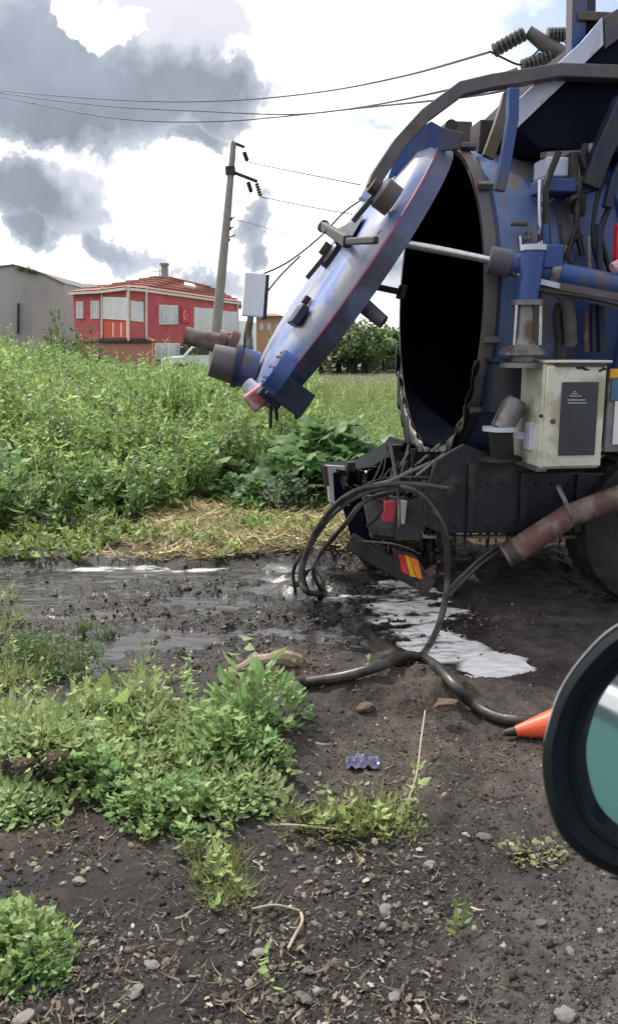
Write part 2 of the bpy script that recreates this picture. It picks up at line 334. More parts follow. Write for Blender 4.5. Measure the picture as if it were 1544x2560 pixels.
def build_ground():
    ang = np.concatenate([np.linspace(-180, -34, 50, endpoint=False), np.linspace(-34, 34, 560, endpoint=False), np.linspace(34, 180, 50, endpoint=False)])*math.pi/180
    r = np.concatenate([[.12, .5, .9, 1.2], np.geomspace(1.45, 9.5, 520), np.geomspace(9.8, 80, 90), np.geomspace(85, 1500, 22)])
    A, R = np.meshgrid(ang, r); x = (R*np.sin(A)).ravel(); y = (R*np.cos(A)).ravel()
    z = ground_h(x, y); z = np.where(np.hypot(x, y) > 150, z*.1, z)
    c, w = ground_col(x, y)
    na = len(ang); nr = len(r); i = np.arange(nr-1)[:, None]*na; j = np.arange(na)[None, :]; j2 = (j+1) % na
    f = np.stack([i+j, i+j2, i+na+j2, i+na+j], -1).reshape(-1, 4)
    m = mat('wet_soil', (.75, .75, .78), (1.25, 1.2, 1.15), 14, .8, 0, .012, 55, attr='tint', spec=.24)
    t = m.node_tree; b = t.nodes['Principled BSDF']; an = t.nodes.new('ShaderNodeAttribute'); an.attribute_name = 'wet'
    rg = t.nodes.new('ShaderNodeMapRange'); rg.inputs[3].default_value = .62; rg.inputs[4].default_value = .24; t.links.new(an.outputs['Fac'], rg.inputs[0]); t.links.new(rg.outputs[0], b.inputs['Roughness'])
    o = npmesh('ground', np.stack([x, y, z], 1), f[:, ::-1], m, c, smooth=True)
    wa = o.data.attributes.new('wet', 'FLOAT', 'POINT'); wa.data.foreach_set('value', w.astype(np.float32))
    tag(o, kind='structure')
build_ground()
def water():
    nx, ny = 420, 300; xs = np.linspace(-4.2, 2.4, nx); ys = np.linspace(3.9, 8.6, ny); X, Y = np.meshgrid(xs, ys); X = X.ravel(); Y = Y.ravel()
    v = np.stack([X, Y, WZ+fbm(X*7, Y*16, 3, 61)*.004], 1)
    px, py = gpx(X, Y); n = fbm(X*3.5, Y*9, 5, 62, .65); n2 = fbm(X*14, Y*38, 3, 63, .6)
    sky_sheen = np.maximum.reduce([ell(px, py, 1110, 1600, 120, 34, .5), ell(px, py, 1240, 1650, 85, 42, .4)*1.3, ell(px, py, 1060, 1500, 120, 70, .7)*.95, ell(px, py, 940, 1440, 130, 45, .8)*.75, ell(px, py, 400, 1408, 260, 10, .6)*.45, ell(px, py, 110, 1335, 110, 20, .6)*.6])  # pale patches: the white sky reflection painted into the water colour
    core = ell(px, py, 1215, 1640, 110, 40, .6); sky_sheen = sst(.15, .85, sky_sheen*(1+n*1.6*(1-core*.8)+n2*1.1*(1-core)))*np.clip(1+n2*1.2*(1-core), .4, 1)
    i = np.arange(ny-1)[:, None]*nx; j = np.arange(nx-1)[None, :]; f = np.stack([i+j, i+j+1, i+nx+j+1, i+nx+j], -1).reshape(-1, 4)
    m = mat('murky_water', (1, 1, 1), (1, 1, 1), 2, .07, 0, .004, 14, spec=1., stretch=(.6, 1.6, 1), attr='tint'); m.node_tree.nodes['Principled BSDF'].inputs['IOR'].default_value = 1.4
    c = np.array([[.013, .011, .012]])*(1-sky_sheen[:, None])+np.array([[.78, .78, .81]])*sky_sheen[:, None]*(1+n2[:, None]*.35)
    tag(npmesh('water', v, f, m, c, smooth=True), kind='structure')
water()
# ------------------------------------------------------------------ the tanker truck
YAW = math.radians(8); CC = P(1110, 768, 6.2); RT = 1.02; ZC = CC.z
TO = Vector((CC.x, CC.y, 0)); TM = Matrix.Rotation(YAW, 3, 'Z'); TMI = TM.transposed()
truck = thing('tanker_truck', TO, 'blue sewage tanker truck with its round rear door swung open over the mud', 'truck', rz=YAW)
def TL(p): return TMI@(Vector(p)-TO)
def T(px, py, ly=-1.1):
    o = TL((0, 0, H0)); d = TMI@Vector(ray(px, py)); return o+d*((ly-o.y)/d.y)
C0 = Vector((0, 0, ZC)); AX = Vector((1, 0, 0))
# tank barrel with open mouth
b = MB(); b.rev(C0, AX, [(RT-.008, 0), (RT, 0), (RT, 4.6), (RT-.12, 4.72), (0.01, 4.85)], 72); b.build('tank', DUSTY, truck)
b = MB(); b.rev(C0, AX, [(RT-.012, -.06), (RT-.012, 2.8), (0.01, 2.9)], 72); b.build('tank_inside', SLUDGE, truck)
b = MB(); b.rev(C0, AX, [(RT-.012, -.07), (RT+.022, -.07), (RT+.03, -.05), (RT+.03, .0), (RT+.003, .02)], 72); b.build('mouth_flange', FLANGE, truck, 30)
b = MB(); b.rev(C0, AX, [(RT-.057, -.088), (RT-.057, -.06)], 60)
SHELL = mat('chalky_periwinkle_paint', (.07, .13, .29), (.13, .19, .36), 2.0, .5, 0, .002, 10, c3=(.20, .15, .13), c3scale=1.3, c3amt=.5, stretch=(2, 2, .5))
b = MB(); b.rev(C0, AX, [(RT+.001, .03), (RT+.012, .035), (RT+.014, .40), (RT+.001, .405)], 72); b.build('mouth_collar', SHELL, truck, 30)
b = MB(); b.rev(C0, AX, [(RT+.001, .40), (RT+.05, .41), (RT+.05, .46), (RT+.001, .47)], 72); b.build('collar_rib', FLANGE, truck, 30)
for a0 in (.80, 1.35, 2.1, 2.9, 3.7):
    r_ = MB(); r_.rev(C0, AX, [(RT+.002, a0), (RT+.03, a0+.01), (RT+.03, a0+.07), (RT+.002, a0+.08)], 72); r_.build('stiffening_ring', DUSTY if a0 < 2 else BLUE, truck, 30)
for k in range(14):        # clamp lugs round the mouth
    a = 2*math.pi*(k+.5)/14; c = C0+Vector((0, math.cos(a), math.sin(a)))*(RT+.055)
    if math.cos(a) < .35:
        q = MB(); q.box(c+AX*-.02, (.10, .04, .04), Matrix.Rotation(-a+math.pi/2, 3, 'X')); q.build('clamp_lug', FLANGE, truck, bevel=.006)
# door
PH = math.radians(34.5); U = Vector((-math.sin(PH), 0, -math.cos(PH))); N = Vector((-math.cos(PH), 0, math.sin(PH)))
RD = RT+.03; HG = C0+Vector((-.14, 0, RT+.06)); DC = HG+U*(RD+.0)
def D(s, t, w): return DC+U*s+Vector((0, 1, 0))*t+N*w      # s down the door, t away from the camera, w outwards
b = MB(); b.rev(DC, N, [(RD, .0), (RD-.015, .045), (RD-.07, .095), (RD-.22, .125), (RD-.5, .14), (.01, .145)], 72); b.build('rear_door', DOORM, truck, 50)
b = MB(); b.rev(DC, N, [(RD-.05, -.11), (RD, -.11), (RD+.004, .0)], 72); b.build('door_rim', mat('worn_rim_paint', (.07, .10, .20), (.13, .15, .26), 2.5, .5, 0, .002, 12, c3=(.05, .05, .08), c3scale=2, c3amt=.5), truck, 30)
b = MB(); b.rev(DC, N, [(RD+.003, .0), (RD+.008, .002), (RD+.008, .010), (RD, .013)], 72); b.build('door_seal', REDM, truck, 30)
b = MB(); b.rev(DC, N, [(RD-.052, -.109), (RD-.052, -.01), (.01, .02)], 48); b.build('door_lining', SLUDGE, truck, 30)
# outline plates on the door: hatch bosses, hinge ears, clamps
def disc(px, py, ly, n, r, h, name, m, r2=None, seg=20):
    c = T(px, py, ly); q = MB(); q.rev(c, n, [(.001, h), (r2 or r, h), (r, 0), (r, -.06), (.001, -.06)], seg); return q.build(name, m, truck, 30), c
def dface(px, py, w):      # the point of the door's outside skin seen at px, py
    o = TL((0, 0, H0)); d = TMI@Vector(ray(px, py)); t = (w-(o-DC).dot(N))/d.dot(N); return o+d*t
def onface(px, py, w=.14): return dface(px, py, w)
for px, py, r, h, nm, m in ((966, 492, .09, .06, 'hatch_boss', FLANGE), (836, 640, .10, .05, 'hatch_boss', BLUED)):
    c = onface(px, py); q = MB(); q.rev(c, N, [(.001, h), (r*.8, h), (r, h*.7), (r, -.05)], 24); o1 = q.build(nm, m, truck, 30)
    q = MB(); q.rev(c+N*h, N, [(.001, .05), (.045, .05), (.045, 0)], 12); q.build('cap', DSTEEL, o1, 30)
    q = MB(); q.bar(c+N*h+U*.02, c+N*(h+.02)+U*.22, .03); q.build('handle', DSTEEL, o1)
c = onface(750, 792); MD = Matrix((U, Vector((0, 1, 0)), N)).transposed()
q = MB(); q.box(c+N*.015, (.13, .26, .05), MD); o1 = q.build('clamp_block', BLUED, truck, bevel=.008)
q = MB(); q.box(c+N*.02-U*.11-Vector((0, -.06, 0)), (.05, .08, .04), MD); q.build('lug', DSTEEL, o1, bevel=.005)
c = onface(686, 922, .12); q = MB(); q.rev(c, N, [(.001, .015), (.125, .015), (.13, 0), (.13, -.08)], 28); o1 = q.build('inspection_cover', BLUE, truck, 30)
for k in range(8):
    a = k*math.pi/4; q = MB(); cc = c+(U*math.cos(a)+Vector((0, 1, 0))*math.sin(a))*.10+N*.015; q.rev(cc, N, [(.001, .01), (.010, .01), (.010, 0)], 6); q.build('bolt', STEEL, o1)
# lifting arm bracket across the door with its rod
a_, b_ = onface(808, 566, .24), onface(868, 604, .19)
q = MB(); q.bar(a_, b_, .05, .07); q.bar(b_, onface(940, 600, .13), .03, .04); o1 = q.build('lift_lever', DSTEEL, truck, bevel=.01)
q = MB(); q.tube([a_+Vector((0, -.06, .0)), a_+Vector((0, .06, .0))], .042, 12); q.build('pin', DSTEEL, o1)
kn = T(956, 597, -.95)
q = MB(); q.tube([kn+Vector((0, -.06, 0)), kn+Vector((0, .12, 0))], .05, 16); q.bar(onface(910, 592, .10), kn, .04, .05); q.box(kn+Vector((-.03, .05, -.06)), (.09, .08, .12)); q.build('rod_eye', DSTEEL, truck, bevel=.006)
q = MB(); q.poly([onface(822, 592, .145), onface(842, 572, .145), onface(910, 538, .155), onface(880, 590, .155)]);  q.build('stiffener_plate', BLUED, truck)
# big hydraulic cylinder
p0, p1, p2 = kn, T(1242, 654, -1.16), T(1700, 748, -1.36)
q = MB(); q.tube([p0, p1], .024, 14); q.build('piston_rod', CHROME, truck)
q = MB(); q.tube([p1, p2], .066, 20); cy = q.build('hydraulic_cylinder', BLUE, truck)
d = (p2-p1).normalized()
q = MB(); q.tube([p1-d*.05, p1+d*.07], .078, 18); q.build('end_cap', FLANGE, cy)
q = MB(); q.tube([p1+d*.30, p1+d*.35], .076, 18); q.build('clamp_band', STEEL, cy)
q = MB(); q.tube(spline([p1+d*.06+Vector((0, -.07, -.05)), p1+d*.2+Vector((0, -.09, -.12)), p1+d*.6+Vector((0, -.1, -.11)), p1+d*1.3+Vector((0, -.1, -.16))], 6), .012, 8); q.build('hydraulic_line', RUBBER, cy)
# second small rod and the black lever below the door
a_ = T(915, 712, -.2); q = MB(); q.tube([a_, T(1000, 730, -.2)], .022, 10); o1 = q.build('guide_rod', DSTEEL, truck); q = MB(); q.bar(T(998, 728, -.2), T(1008, 731, -.2), .13, .09); q.build('stop_plate', DSTEEL, o1)
q = MB(); q.tube([T(868, 730, -.85), T(890, 748, -.87), T(958, 806, -.95)], [.045, .05, .042], 12); q.build('clamp_lever', FLANGE, truck)
# hinge blocks on top of the mouth
for px, w, m in ((1145, .13, FLANGE), (1215, .16, DSTEEL)):
    q = MB(); q.box(T(px, 350, -.35 if px > 1200 else .1), (w, .2, .2)); o1 = q.build('hinge_block', m, truck, bevel=.008)
q = MB(); q.tube([HG+Vector((0, -.5, .0)), HG+Vector((0, .5, .0))], .04, 14); q.build('hinge_pin', DSTEEL, truck)
# gusset plate behind the top of the door + curved lifting arm and top frame
ly = -.62
q = MB(); q.prism([T(968, 452, ly), T(990, 385, ly), T(1030, 330, ly), T(1078, 302, ly), T(1105, 318, ly), T(1160, 332, ly), T(1150, 372, ly), T(1100, 378, ly), T(1060, 398, ly), T(1005, 428, ly)], (0, .03, 0)); q.build('hinge_gusset', BLUE, truck, bevel=.005)
arm = [(932, 470), (940, 445), (992, 365), (1058, 292), (1148, 225), (1225, 207), (1300, 196), (1392, 180), (1560, 186), (1700, 188)]
def frame_bar(pts, ly, w, h, name, m, parent=truck, bevel=.006):
    q = MB()
    for (a, b2) in zip(pts[:-1], pts[1:]): q.bar(T(*a, ly), T(*b2, ly), w, h)
    return q.build(name, m, parent, bevel=bevel)
def strip(pts, ly, w, h, name, m, parent=truck):   # a welded box-section following a polyline
    P3 = [T(*p, ly) for p in pts]; n = len(P3); q = MB(); k = 0
    for i, p in enumerate(P3):
        d = (P3[min(i+1, n-1)]-P3[max(i-1, 0)]).normalized(); u = Vector((0, 1, 0)); v = d.cross(u).normalized()
        q.v += [tuple(p+u*x*w/2+v*y*h/2) for x, y in ((-1, -1), (1, -1), (1, 1), (-1, 1))]
    for i in range(n-1):
        for j in range(4): q.f.append((i*4+j, i*4+(j+1) % 4, i*4+4+(j+1) % 4, i*4+4+j))
    q.f += [(0, 1, 2, 3), (n*4-1, n*4-2, n*4-3, n*4-4)]
    return q.build(name, m, parent, bevel=.006)
ARM = mat('weathered_grey_arm', (.085, .08, .10), (.15, .13, .14), 5, .55, .1, .002, 20, c3=(.10, .08, .05), c3scale=5, c3amt=.4)
strip(arm, -.92, .10, .075, 'lifting_arm', ARM)
strip([(905, 500), (932, 450), (975, 378), (1035, 312)], -.3, .1, .05, 'far_arm', LAV)
# hanging struts
strip([(1281, 222), (1279, 300), (1262, 400), (1246, 478)], -1.13, .05, .062, 'hanging_strut', BLUE)
strip([(1272, 235), (1246, 318), (1218, 395)], -.9, .05, .07, 'hinge_strut', ARM)
# hose-boom housing above: a big hopper-shaped box with a pale sloping rear plate
z1, z2 = -.85, .75
def Q(px, py, l): return T(px, py, l)
sl_ = [(1288, 322), (1292, 262), (1560, 8), (1800, -60), (1800, 400), (1640, 388), (1345, 372)]
base_ = [T(px, py, z1) for px, py in sl_]
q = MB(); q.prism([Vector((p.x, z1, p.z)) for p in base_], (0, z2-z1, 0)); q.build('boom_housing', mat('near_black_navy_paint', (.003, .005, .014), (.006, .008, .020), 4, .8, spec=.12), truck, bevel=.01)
q = MB(); q.prism([T(1284, 328, z1-.03), T(1290, 252, z1-.03), T(1452, 105, z1-.03), T(1505, 42, z1-.03), T(1508, 112, z1-.03), T(1440, 178, z1-.03)], (0, .022, 0)); q.build('side_plate', LAV, truck, bevel=.004)  # sky caught by the sloping rear face is put into this pale colour
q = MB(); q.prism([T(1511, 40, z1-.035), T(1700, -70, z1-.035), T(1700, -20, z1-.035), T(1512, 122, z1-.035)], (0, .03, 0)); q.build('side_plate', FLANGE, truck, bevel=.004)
# light gaps: white-lit canopy slot is the sky seen under the housing (left open); mast posts on top
q = MB(); q.bar(T(1437, 170, -.7), T(1440, -60, -.7), .09, .09); m1 = q.build('mast_post', BLUE, truck, bevel=.005)
q = MB(); q.bar(T(1471, 60, -.45), T(1473, -60, -.45), .06, .06); q.build('mast_post', BLUED, truck, bevel=.005)
q = MB(); q.bar(T(1442, 42, -.74), T(1600, 48, -.74), .05, .05); q.build('mast_rail', ARM, truck, bevel=.004)
q = MB(); q.bar(T(1430, 58, -.68), T(1600, 72, -.6), .06, .10); q.build('mast_rail', BLUED, truck, bevel=.004)
q = MB(); q.bar(T(1425, 120, -.5), T(1520, 70, -.5), .10, .12); q.build('mast_brace', BLUED, truck, bevel=.004)
# dark diagonal booms at the right
strip([(1560, 250), (1500, 385), (1468, 470)], -1.05, .10, .11, 'boom_strut', BLUED)
strip([(1570, 380), (1535, 445), (1515, 520)], -1.12, .05, .05, 'boom_strut', BLUED)
# pale rail under the housing + valves
q = MB(); q.bar(T(1352, 388, -.95), T(1450, 383, -.95), .03, .03); q.build('rail', STEEL, truck)
q = MB(); q.box(T(1380, 425, -.9), (.16, .2, .11)); q.build('valve_block', LAV, truck, bevel=.01)
q = MB(); q.box(T(1400, 470, -.95), (.30, .2, .08)); q.build('valve_block', DUSTY, truck, bevel=.01)
q = MB(); q.box(T(1425, 420, -.98), (.05, .12, .16)); q.build('valve_block', DSTEEL, truck, bevel=.01)
for x0, x1_, y0, y1 in ((1440, 1446, 385, 455), (1475, 1480, 360, 430), (1350, 1349, 450, 615)):
    q = MB(); q.tube([T(x0, y0, -1.0), T(x1_, y1, -1.02)], .018, 10); q.build('pipe', STEEL if x0 != 1350 else CHROME, truck)
q = MB(); q.rev(T(1447, 460, -1.0), (0, 0, 1), [(.001, .03), (.07, .03), (.07, -.02), (.045, -.05), (.045, -.16)], 18); q.build('valve', DSTEEL, truck, 30)
q = MB(); q.tube(spline([T(1418, 520, -1.02), T(1430, 497, -1.05), T(1446, 500, -1.05), T(1452, 540, -1.02)], 6), .02, 8); q.build('elbow_hose', RUBBER, truck)
hs = [((1462, 360), (1456, 400), (1470, 440), (1448, 470), (1440, 560), (1455, 640)), ((1478, 380), (1510, 430), (1490, 500), (1480, 600), (1500, 680)), ((1395, 380), (1372, 440), (1362, 480), (1366, 560), (1372, 640)),
      ((1380, 500), (1360, 520), (1358, 560), (1352, 600)), ((1520, 520), (1500, 580), (1512, 640), (1530, 690)), ((1440, 560), (1428, 600), (1418, 640), (1436, 668)), ((1410, 640), (1430, 600), (1452, 590))]
for i, h in enumerate(hs):
    q = MB(); q.tube(spline([T(x, y, -1.05-.02*(i % 3)) for x, y in h], 6), .014 if i % 2 else .02, 8); q.build('control_hose', RUBBER, truck)
# standing suction pipe
va, vb = T(1333, 622, -1.28), T(1316, 750, -1.28)
q = MB(); q.tube([vb, va], .062, 22); vp = q.build('standpipe', BLUE, truck)
q = MB(); q.tube([va+Vector((0, 0, -.01)), va+Vector((0, 0, .02))], .07, 22); q.build('cap', LAV, vp)
q = MB(); q.box(va+Vector((.115, .02, -.04)), (.12, .06, .13)); q.build('bracket', BLUE, vp, bevel=.01)
q = MB(); q.tube([vb+Vector((0, 0, -.03)), vb+Vector((0, 0, 0))], .092, 22); q.build('flange', STEEL, vp)
q = MB(); q.rev(vb+Vector((-.01, 0, -.02)), (0, 0, -1), [(.05, 0), (.055, .18), (.075, .23), (.13, .26), (.13, .285), (.07, .29), (.07, .32), (.125, .33), (.125, .355), (.001, .36)], 28); q.build('valve_body', STEEL, vp, 30)
for s in (-1, 1):
    q = MB(); q.tube([vb+Vector((s*.07, -.03, -.01)), vb+Vector((s*.075, -.03, -.25))], .011, 6); q.build('bolt', CHROME, vp)
q = MB(); q.tube(spline([T(1345, 730, -1.22), T(1385, 724, -1.22), T(1412, 745, -1.22), T(1422, 800, -1.2), T(1425, 860, -1.15)], 8), .038, 14); q.build('elbow_pipe', ARM, truck)
q = MB(); q.tube(spline([T(1400, 760, -1.15), T(1392, 800, -1.15), T(1400, 860, -1.1)], 6), .03, 10); q.build('elbow_pipe', DSTEEL, truck)
q = MB(); q.rev(Vector((T(1290, 905, -1.1).x, -.95, T(1290, 905, -1.1).z)), (0, 0, -1), [(.001, -.02), (.16, -.02), (.16, 0), (.14, .01), (.14, .30), (.001, .3)], 28); q.build('sump_tank', BLUED, truck, 30)
# small fittings on the barrel
for (x, y, w, h) in ((1298, 560, .09, .02), (1240, 640, .05, .09), (1250, 655, .03, .13), (1318, 590, .03, .05)):
    q = MB(); q.box(T(x, y, -1.03), (w, .06, h)); q.build('lug', STEEL, truck, bevel=.004)
for (x, y0, y1, r, m) in ((1297, 590, 625, .01, CHROME), (1362, 560, 650, .02, BLUE), (1470, 590, 700, .012, STEEL), (1495, 560, 700, .02, BLUED), (1395, 900, 800, .02, DSTEEL), (1480, 760, 880, .02, BLUED), (1500, 740, 880, .03, BLUED), (1462, 780, 880, .015, RUST)):
    q = MB(); q.tube([T(x, y0, -1.12), T(x+3, y1, -1.12)], r, 8); q.build('pipe', m, truck)
q = MB(); q.bar(T(1400, 716, -1.3), T(1600, 752, -1.36), .02, .04); q.build('rail', ARM, truck)
q = MB(); q.bar(T(1455, 745, -1.28), T(1560, 770, -1.3), .02, .03); q.build('rail', ARM, truck)
q = MB(); q.bar(T(1290, 690, -1.25), T(1400, 716, -1.28), .02, .03); q.build('rail', LAV, truck)
q = MB(); q.box(T(1548, 605, -1.22), (.06, .06, .2)); q.build('marker_lamp', REDL, truck, bevel=.01)
q = MB(); q.tube([T(1530, 672, -1.3), T(1552, 660, -1.3)], .035, 10); q.build('valve_knob', mat('pink_knob', (.6, .35, .38), None, 5, .5), truck)
# diagonal pump pipe left of the cabinet
pa, pb = T(1292, 1000, -1.2), T(1250, 1072, -1.2)
q = MB(); q.tube([pb, pb.lerp(pa, .75), pa], [.062, .075, .06], 20); dp = q.build('pump_pipe', STEEL, truck)
q = MB(); q.tube([pb+Vector((-.0, 0, -.012)), pb+Vector((0, 0, .012))], .105, 24); q.build('flange', LAV, dp)
q = MB(); q.tube([pb, T(1255, 1150, -1.15)], .07, 18); q.build('lower_pipe', DSTEEL, dp)
q = MB(); q.bar(T(1280, 1085, -1.2), T(1325, 1093, -1.2), .02, .04); q.build('bracket', LAV, dp)
q = MB(); q.rev(T(1245, 1150, -1.1), (0, 0, 1), [(.14, 0), (.14, .02), (.10, .03)], 24); q.build('flange', DSTEEL, truck, 30)
# cream cabinet
q0 = T(1362, 908, -1.42); q1 = T(1516, 908, -1.42); q2 = T(1362, 1174, -1.42)
w = (q1.x-q0.x); h = q0.z-q2.z; dd = .42
cb = MB(); cb.box((q0.x+w/2, -1.42+dd/2+.012, q0.z-h/2), (w, dd, h)); cab = cb.build('control_cabinet', BOXW, truck, bevel=.014)
q = MB(); q.box((q0.x+w/2, -1.42, q0.z-h/2+.0), (w-.012, .03, h-.03)); cdoor = q.build('cabinet_door', BOXW, cab, bevel=.008)
q = MB(); q.box((q0.x+w*.5+.01, -1.43+dd/2, q0.z+.008), (w+.03, dd+.02, .014)); q.build('lid', BOXW, cab, bevel=.004)
q = MB(); q.box((q0.x+w*.55, -1.432, q0.z-.012), (w*.8, .03, .012)); q.build('lid_gap', BOXD, cab)
t0, t1 = T(1404, 955, -1.44), T(1484, 1137, -1.44)
q = MB(); q.box(((t0.x+t1.x)/2, -1.44, (t0.z+t1.z)/2), (t1.x-t0.x, .012, t0.z-t1.z)); pan = q.build('display_panel', BOXD, cab, bevel=.004)
PRN = mat('pale_print', (.55, .57, .6), None, 9, .5)
for x0, x1_, y in ((1416, 1462, 1000), (1418, 1466, 1007.5), (1422, 1452, 990), (1428, 1442, 984), (1433, 1438, 979)):
    a_ = T(x0, y, -1.448); b_ = T(x1_, y, -1.448); q = MB(); q.bar(a_, b_, .003, .004); q.build('print', PRN, pan)
for px, py, r, m in ((1352, 1040, .011, DSTEEL), (1381, 1053, .016, RUST)):
    q = MB(); q.rev(T(px, py, -1.437), (0, -1, 0), [(.001, .014), (r*.6, .014), (r, 0), (r, -.01)], 14); q.build('lock', m, cab)
rr = random.Random(3)
for (cx_, cy_) in ((1452, 921), (1462, 922), (1506, 924)):
    for _ in range(5):
        q = MB(); c = T(cx_+rr.uniform(-8, 8), cy_+rr.uniform(-3, 3), -1.437); r = rr.uniform(.006, .014)
        q.poly([c+Vector((math.cos(a)*r*rr.uniform(.6, 1.5), 0, math.sin(a)*r*.6*rr.uniform(.6, 1.2))) for a in np.linspace(0, 5.6, 8)]); q.build('paint_chip', RUBBER, cab)
q = MB(); q.box(T(1335, 1175, -1.3)+Vector((0, 0, .02)), (.06, .2, .03)); q.build('mounting_foot', STEEL, cab)
q = MB(); q.box(T(1321, 1090, -1.25), (.03, .1, .16)); q.build('side_bracket', LAV, cab, bevel=.005)
# sign boards right of the cabinet
sb = T(1530, 1030, -1.36); e0 = T(1519, 925, -1.36); e1 = T(1600, 1128, -1.36)
q = MB(); q.box(((e0.x+e1.x)/2, -1.36, (e0.z+e1.z)/2), (e1.x-e0.x, .03, e0.z-e1.z)); brd = q.build('notice_board', STEEL, truck, bevel=.004)
for y0, y1, m, x0 in ((922, 944, YEL, 1524), (949, 1000, mat('dull_blue_print', (.06, .16, .27), None, 6, .4), 1528), (1003, 1110, WHITE, 1536)):
    a_ = T(x0, y0, -1.38); b_ = T(1600, y1, -1.38); q = MB(); q.box(((a_.x+b_.x)/2, -1.38, (a_.z+b_.z)/2), (b_.x-a_.x, .006, a_.z-b_.z)); q.build('sticker', m, brd)
# chassis: skirt plate, beams, rear bumper
sk = [(1090, 1150), (1160, 1110), (1270, 1150), (1330, 1180), (1800, 1190), (1800, 1330), (1100, 1334), (1066, 1318), (1060, 1240)]
q = MB(); q.prism([T(*p, -1.12) for p in sk], (0, .04, 0)); q.build('side_skirt', SKIRT, truck, bevel=.006)
q = MB(); q.box((2.3, .0, .70), (4.6, 1.5, .12)); q.build('chassis_frame', SKIRT, truck)
for s in (-.45, .45):
    q = MB(); q.box((2.2, s, .66), (4.9, .09, .26)); q.build('chassis_beam', SKIRT, truck)
q = MB(); q.prism([T(1060, 1340, -1.1), T(1800, 1338, -1.1), T(1800, 1346, -1.1), T(1060, 1346, -1.1)], (0, .05, 0)); q.build('skirt_edge', RUST, truck)
tr = [(822, 1180), (925, 1168), (955, 1150), (1000, 1122), (1010, 1106), (1060, 1120), (1130, 1150), (1130, 1262), (840, 1262)]
q = MB(); q.prism([T(px, py, .35) for px, py in tr], (0, .5, 0)); q.build('rear_step', MATS['near_black_navy_paint'], truck, bevel=.006)
q = MB(); q.box(T(876, 1166, .3), (.06, .08, .07)); q.build('lug', DSTEEL, truck, bevel=.004)
q = MB(); q.box(T(985, 1128, .3), (.09, .08, .10)); q.build('lug', DSTEEL, truck, bevel=.004)
q = MB(); q.prism([T(814, 1163, .30), T(862, 1166, .30), T(862, 1178, .30), T(832, 1182, .30), T(836, 1258, .30), T(822, 1255, .30)], (0, .03, 0)); q.build('corner_plate', WHITE, truck, bevel=.003)
q = MB(); q.bar(T(812, 1165, .27), T(818, 1215, .27), .012, .03); q.build('corner_edge', RUST, truck)
# trough lip and dripping sludge under the mouth
q = MB(); q.rev(C0, AX, [(RT-.05, 0), (RT-.05, -.12), (RT-.02, -.12)], 40)
q = MB(); q.prism([T(995, 1130, .1), T(1160, 1128, -.9), T(1160, 1190, -.9), T(1000, 1215, .1)], (-.03, 0, 0)); q.build('discharge_chute', MATS['near_black_navy_paint'], truck)
dr = random.Random(11)
GOO = mat('black_sludge', (.005, .005, .007), (.012, .011, .012), 8, .30, 0, .006, 30)
q = MB(); na_ = 90
for i in range(na_+1):
    a = math.radians(200+(345-200)*i/na_); cx_ = C0+Vector((-.075, math.cos(a)*(RT+.032), math.sin(a)*(RT+.032))); w_ = math.sin(math.pi*i/na_)
    l = (.05+.42*max(0, fbm(np.array([i*.23]), np.array([2.0]), 3, 91)[0]+.25))*w_
    for k_ in range(5): q.v.append(tuple(cx_+Vector((-.004*k_+.01*math.sin(i*.9+k_), 0, .05*w_-(l+.05*w_)*k_/4))))
for i in range(na_):
    for k_ in range(4): q.f.append((i*5+k_, i*5+k_+1, i*5+6+k_, i*5+5+k_))
o_ = q.build('sludge_coat', GOO, truck, smooth=80); sd_ = o_.modifiers.new('s', 'SOLIDIFY'); sd_.thickness = .018
for k in range(34):
    x = dr.uniform(1065, 1400); a = T(x, 1333, -1.1+dr.uniform(-.02, .04)); l = dr.uniform(.02, .12)
    q = MB(); q.tube([a+Vector((0, 0, .02)), a+Vector((0, 0, -l*.6)), a+Vector((0, 0, -l))], [.012, .006, .002], 6); q.build('sludge_drip', GOO, truck)
for k in range(34):
    a = T(dr.uniform(1010, 1150), dr.uniform(1120, 1175), dr.uniform(-.9, .1)); l = dr.uniform(.06, .25)
    q = MB(); q.tube([a, a+Vector((dr.uniform(-.02, .02), 0, -l*.6)), a+Vector((0, 0, -l))], [.012, .008, .003], 6); q.build('sludge_drip', HOSE, truck)
for a_, b_ in (((1160, 1162), (1058, 1216)), ((1092, 1150), (955, 1210)), ((1110, 1135), (1040, 1190))):
    q = MB(); q.tube([T(*a_, -.95), T(*b_, -1.0)], .012, 7); q.build('grab_wire', STEEL, truck)
for k in range(46):
    x0 = dr.uniform(990, 1165); l0 = .2-(x0-990)/175*1.1; y0 = 1120+30*math.sin((x0-990)/175*3.1)+dr.uniform(0, 25); l = dr.choice([dr.uniform(.08, .25), dr.uniform(.2, .55)]); a = T(x0, y0, l0)
    q = MB(); q.tube([a, a+Vector((-.02, .0, -l*.35)), a+Vector((-.04+dr.uniform(-.03, .03), 0, -l*.7)), a+Vector((-.05, 0, -l))], [.020, .012, .009, .004], 7); q.build('sludge_drip', GOO, truck)
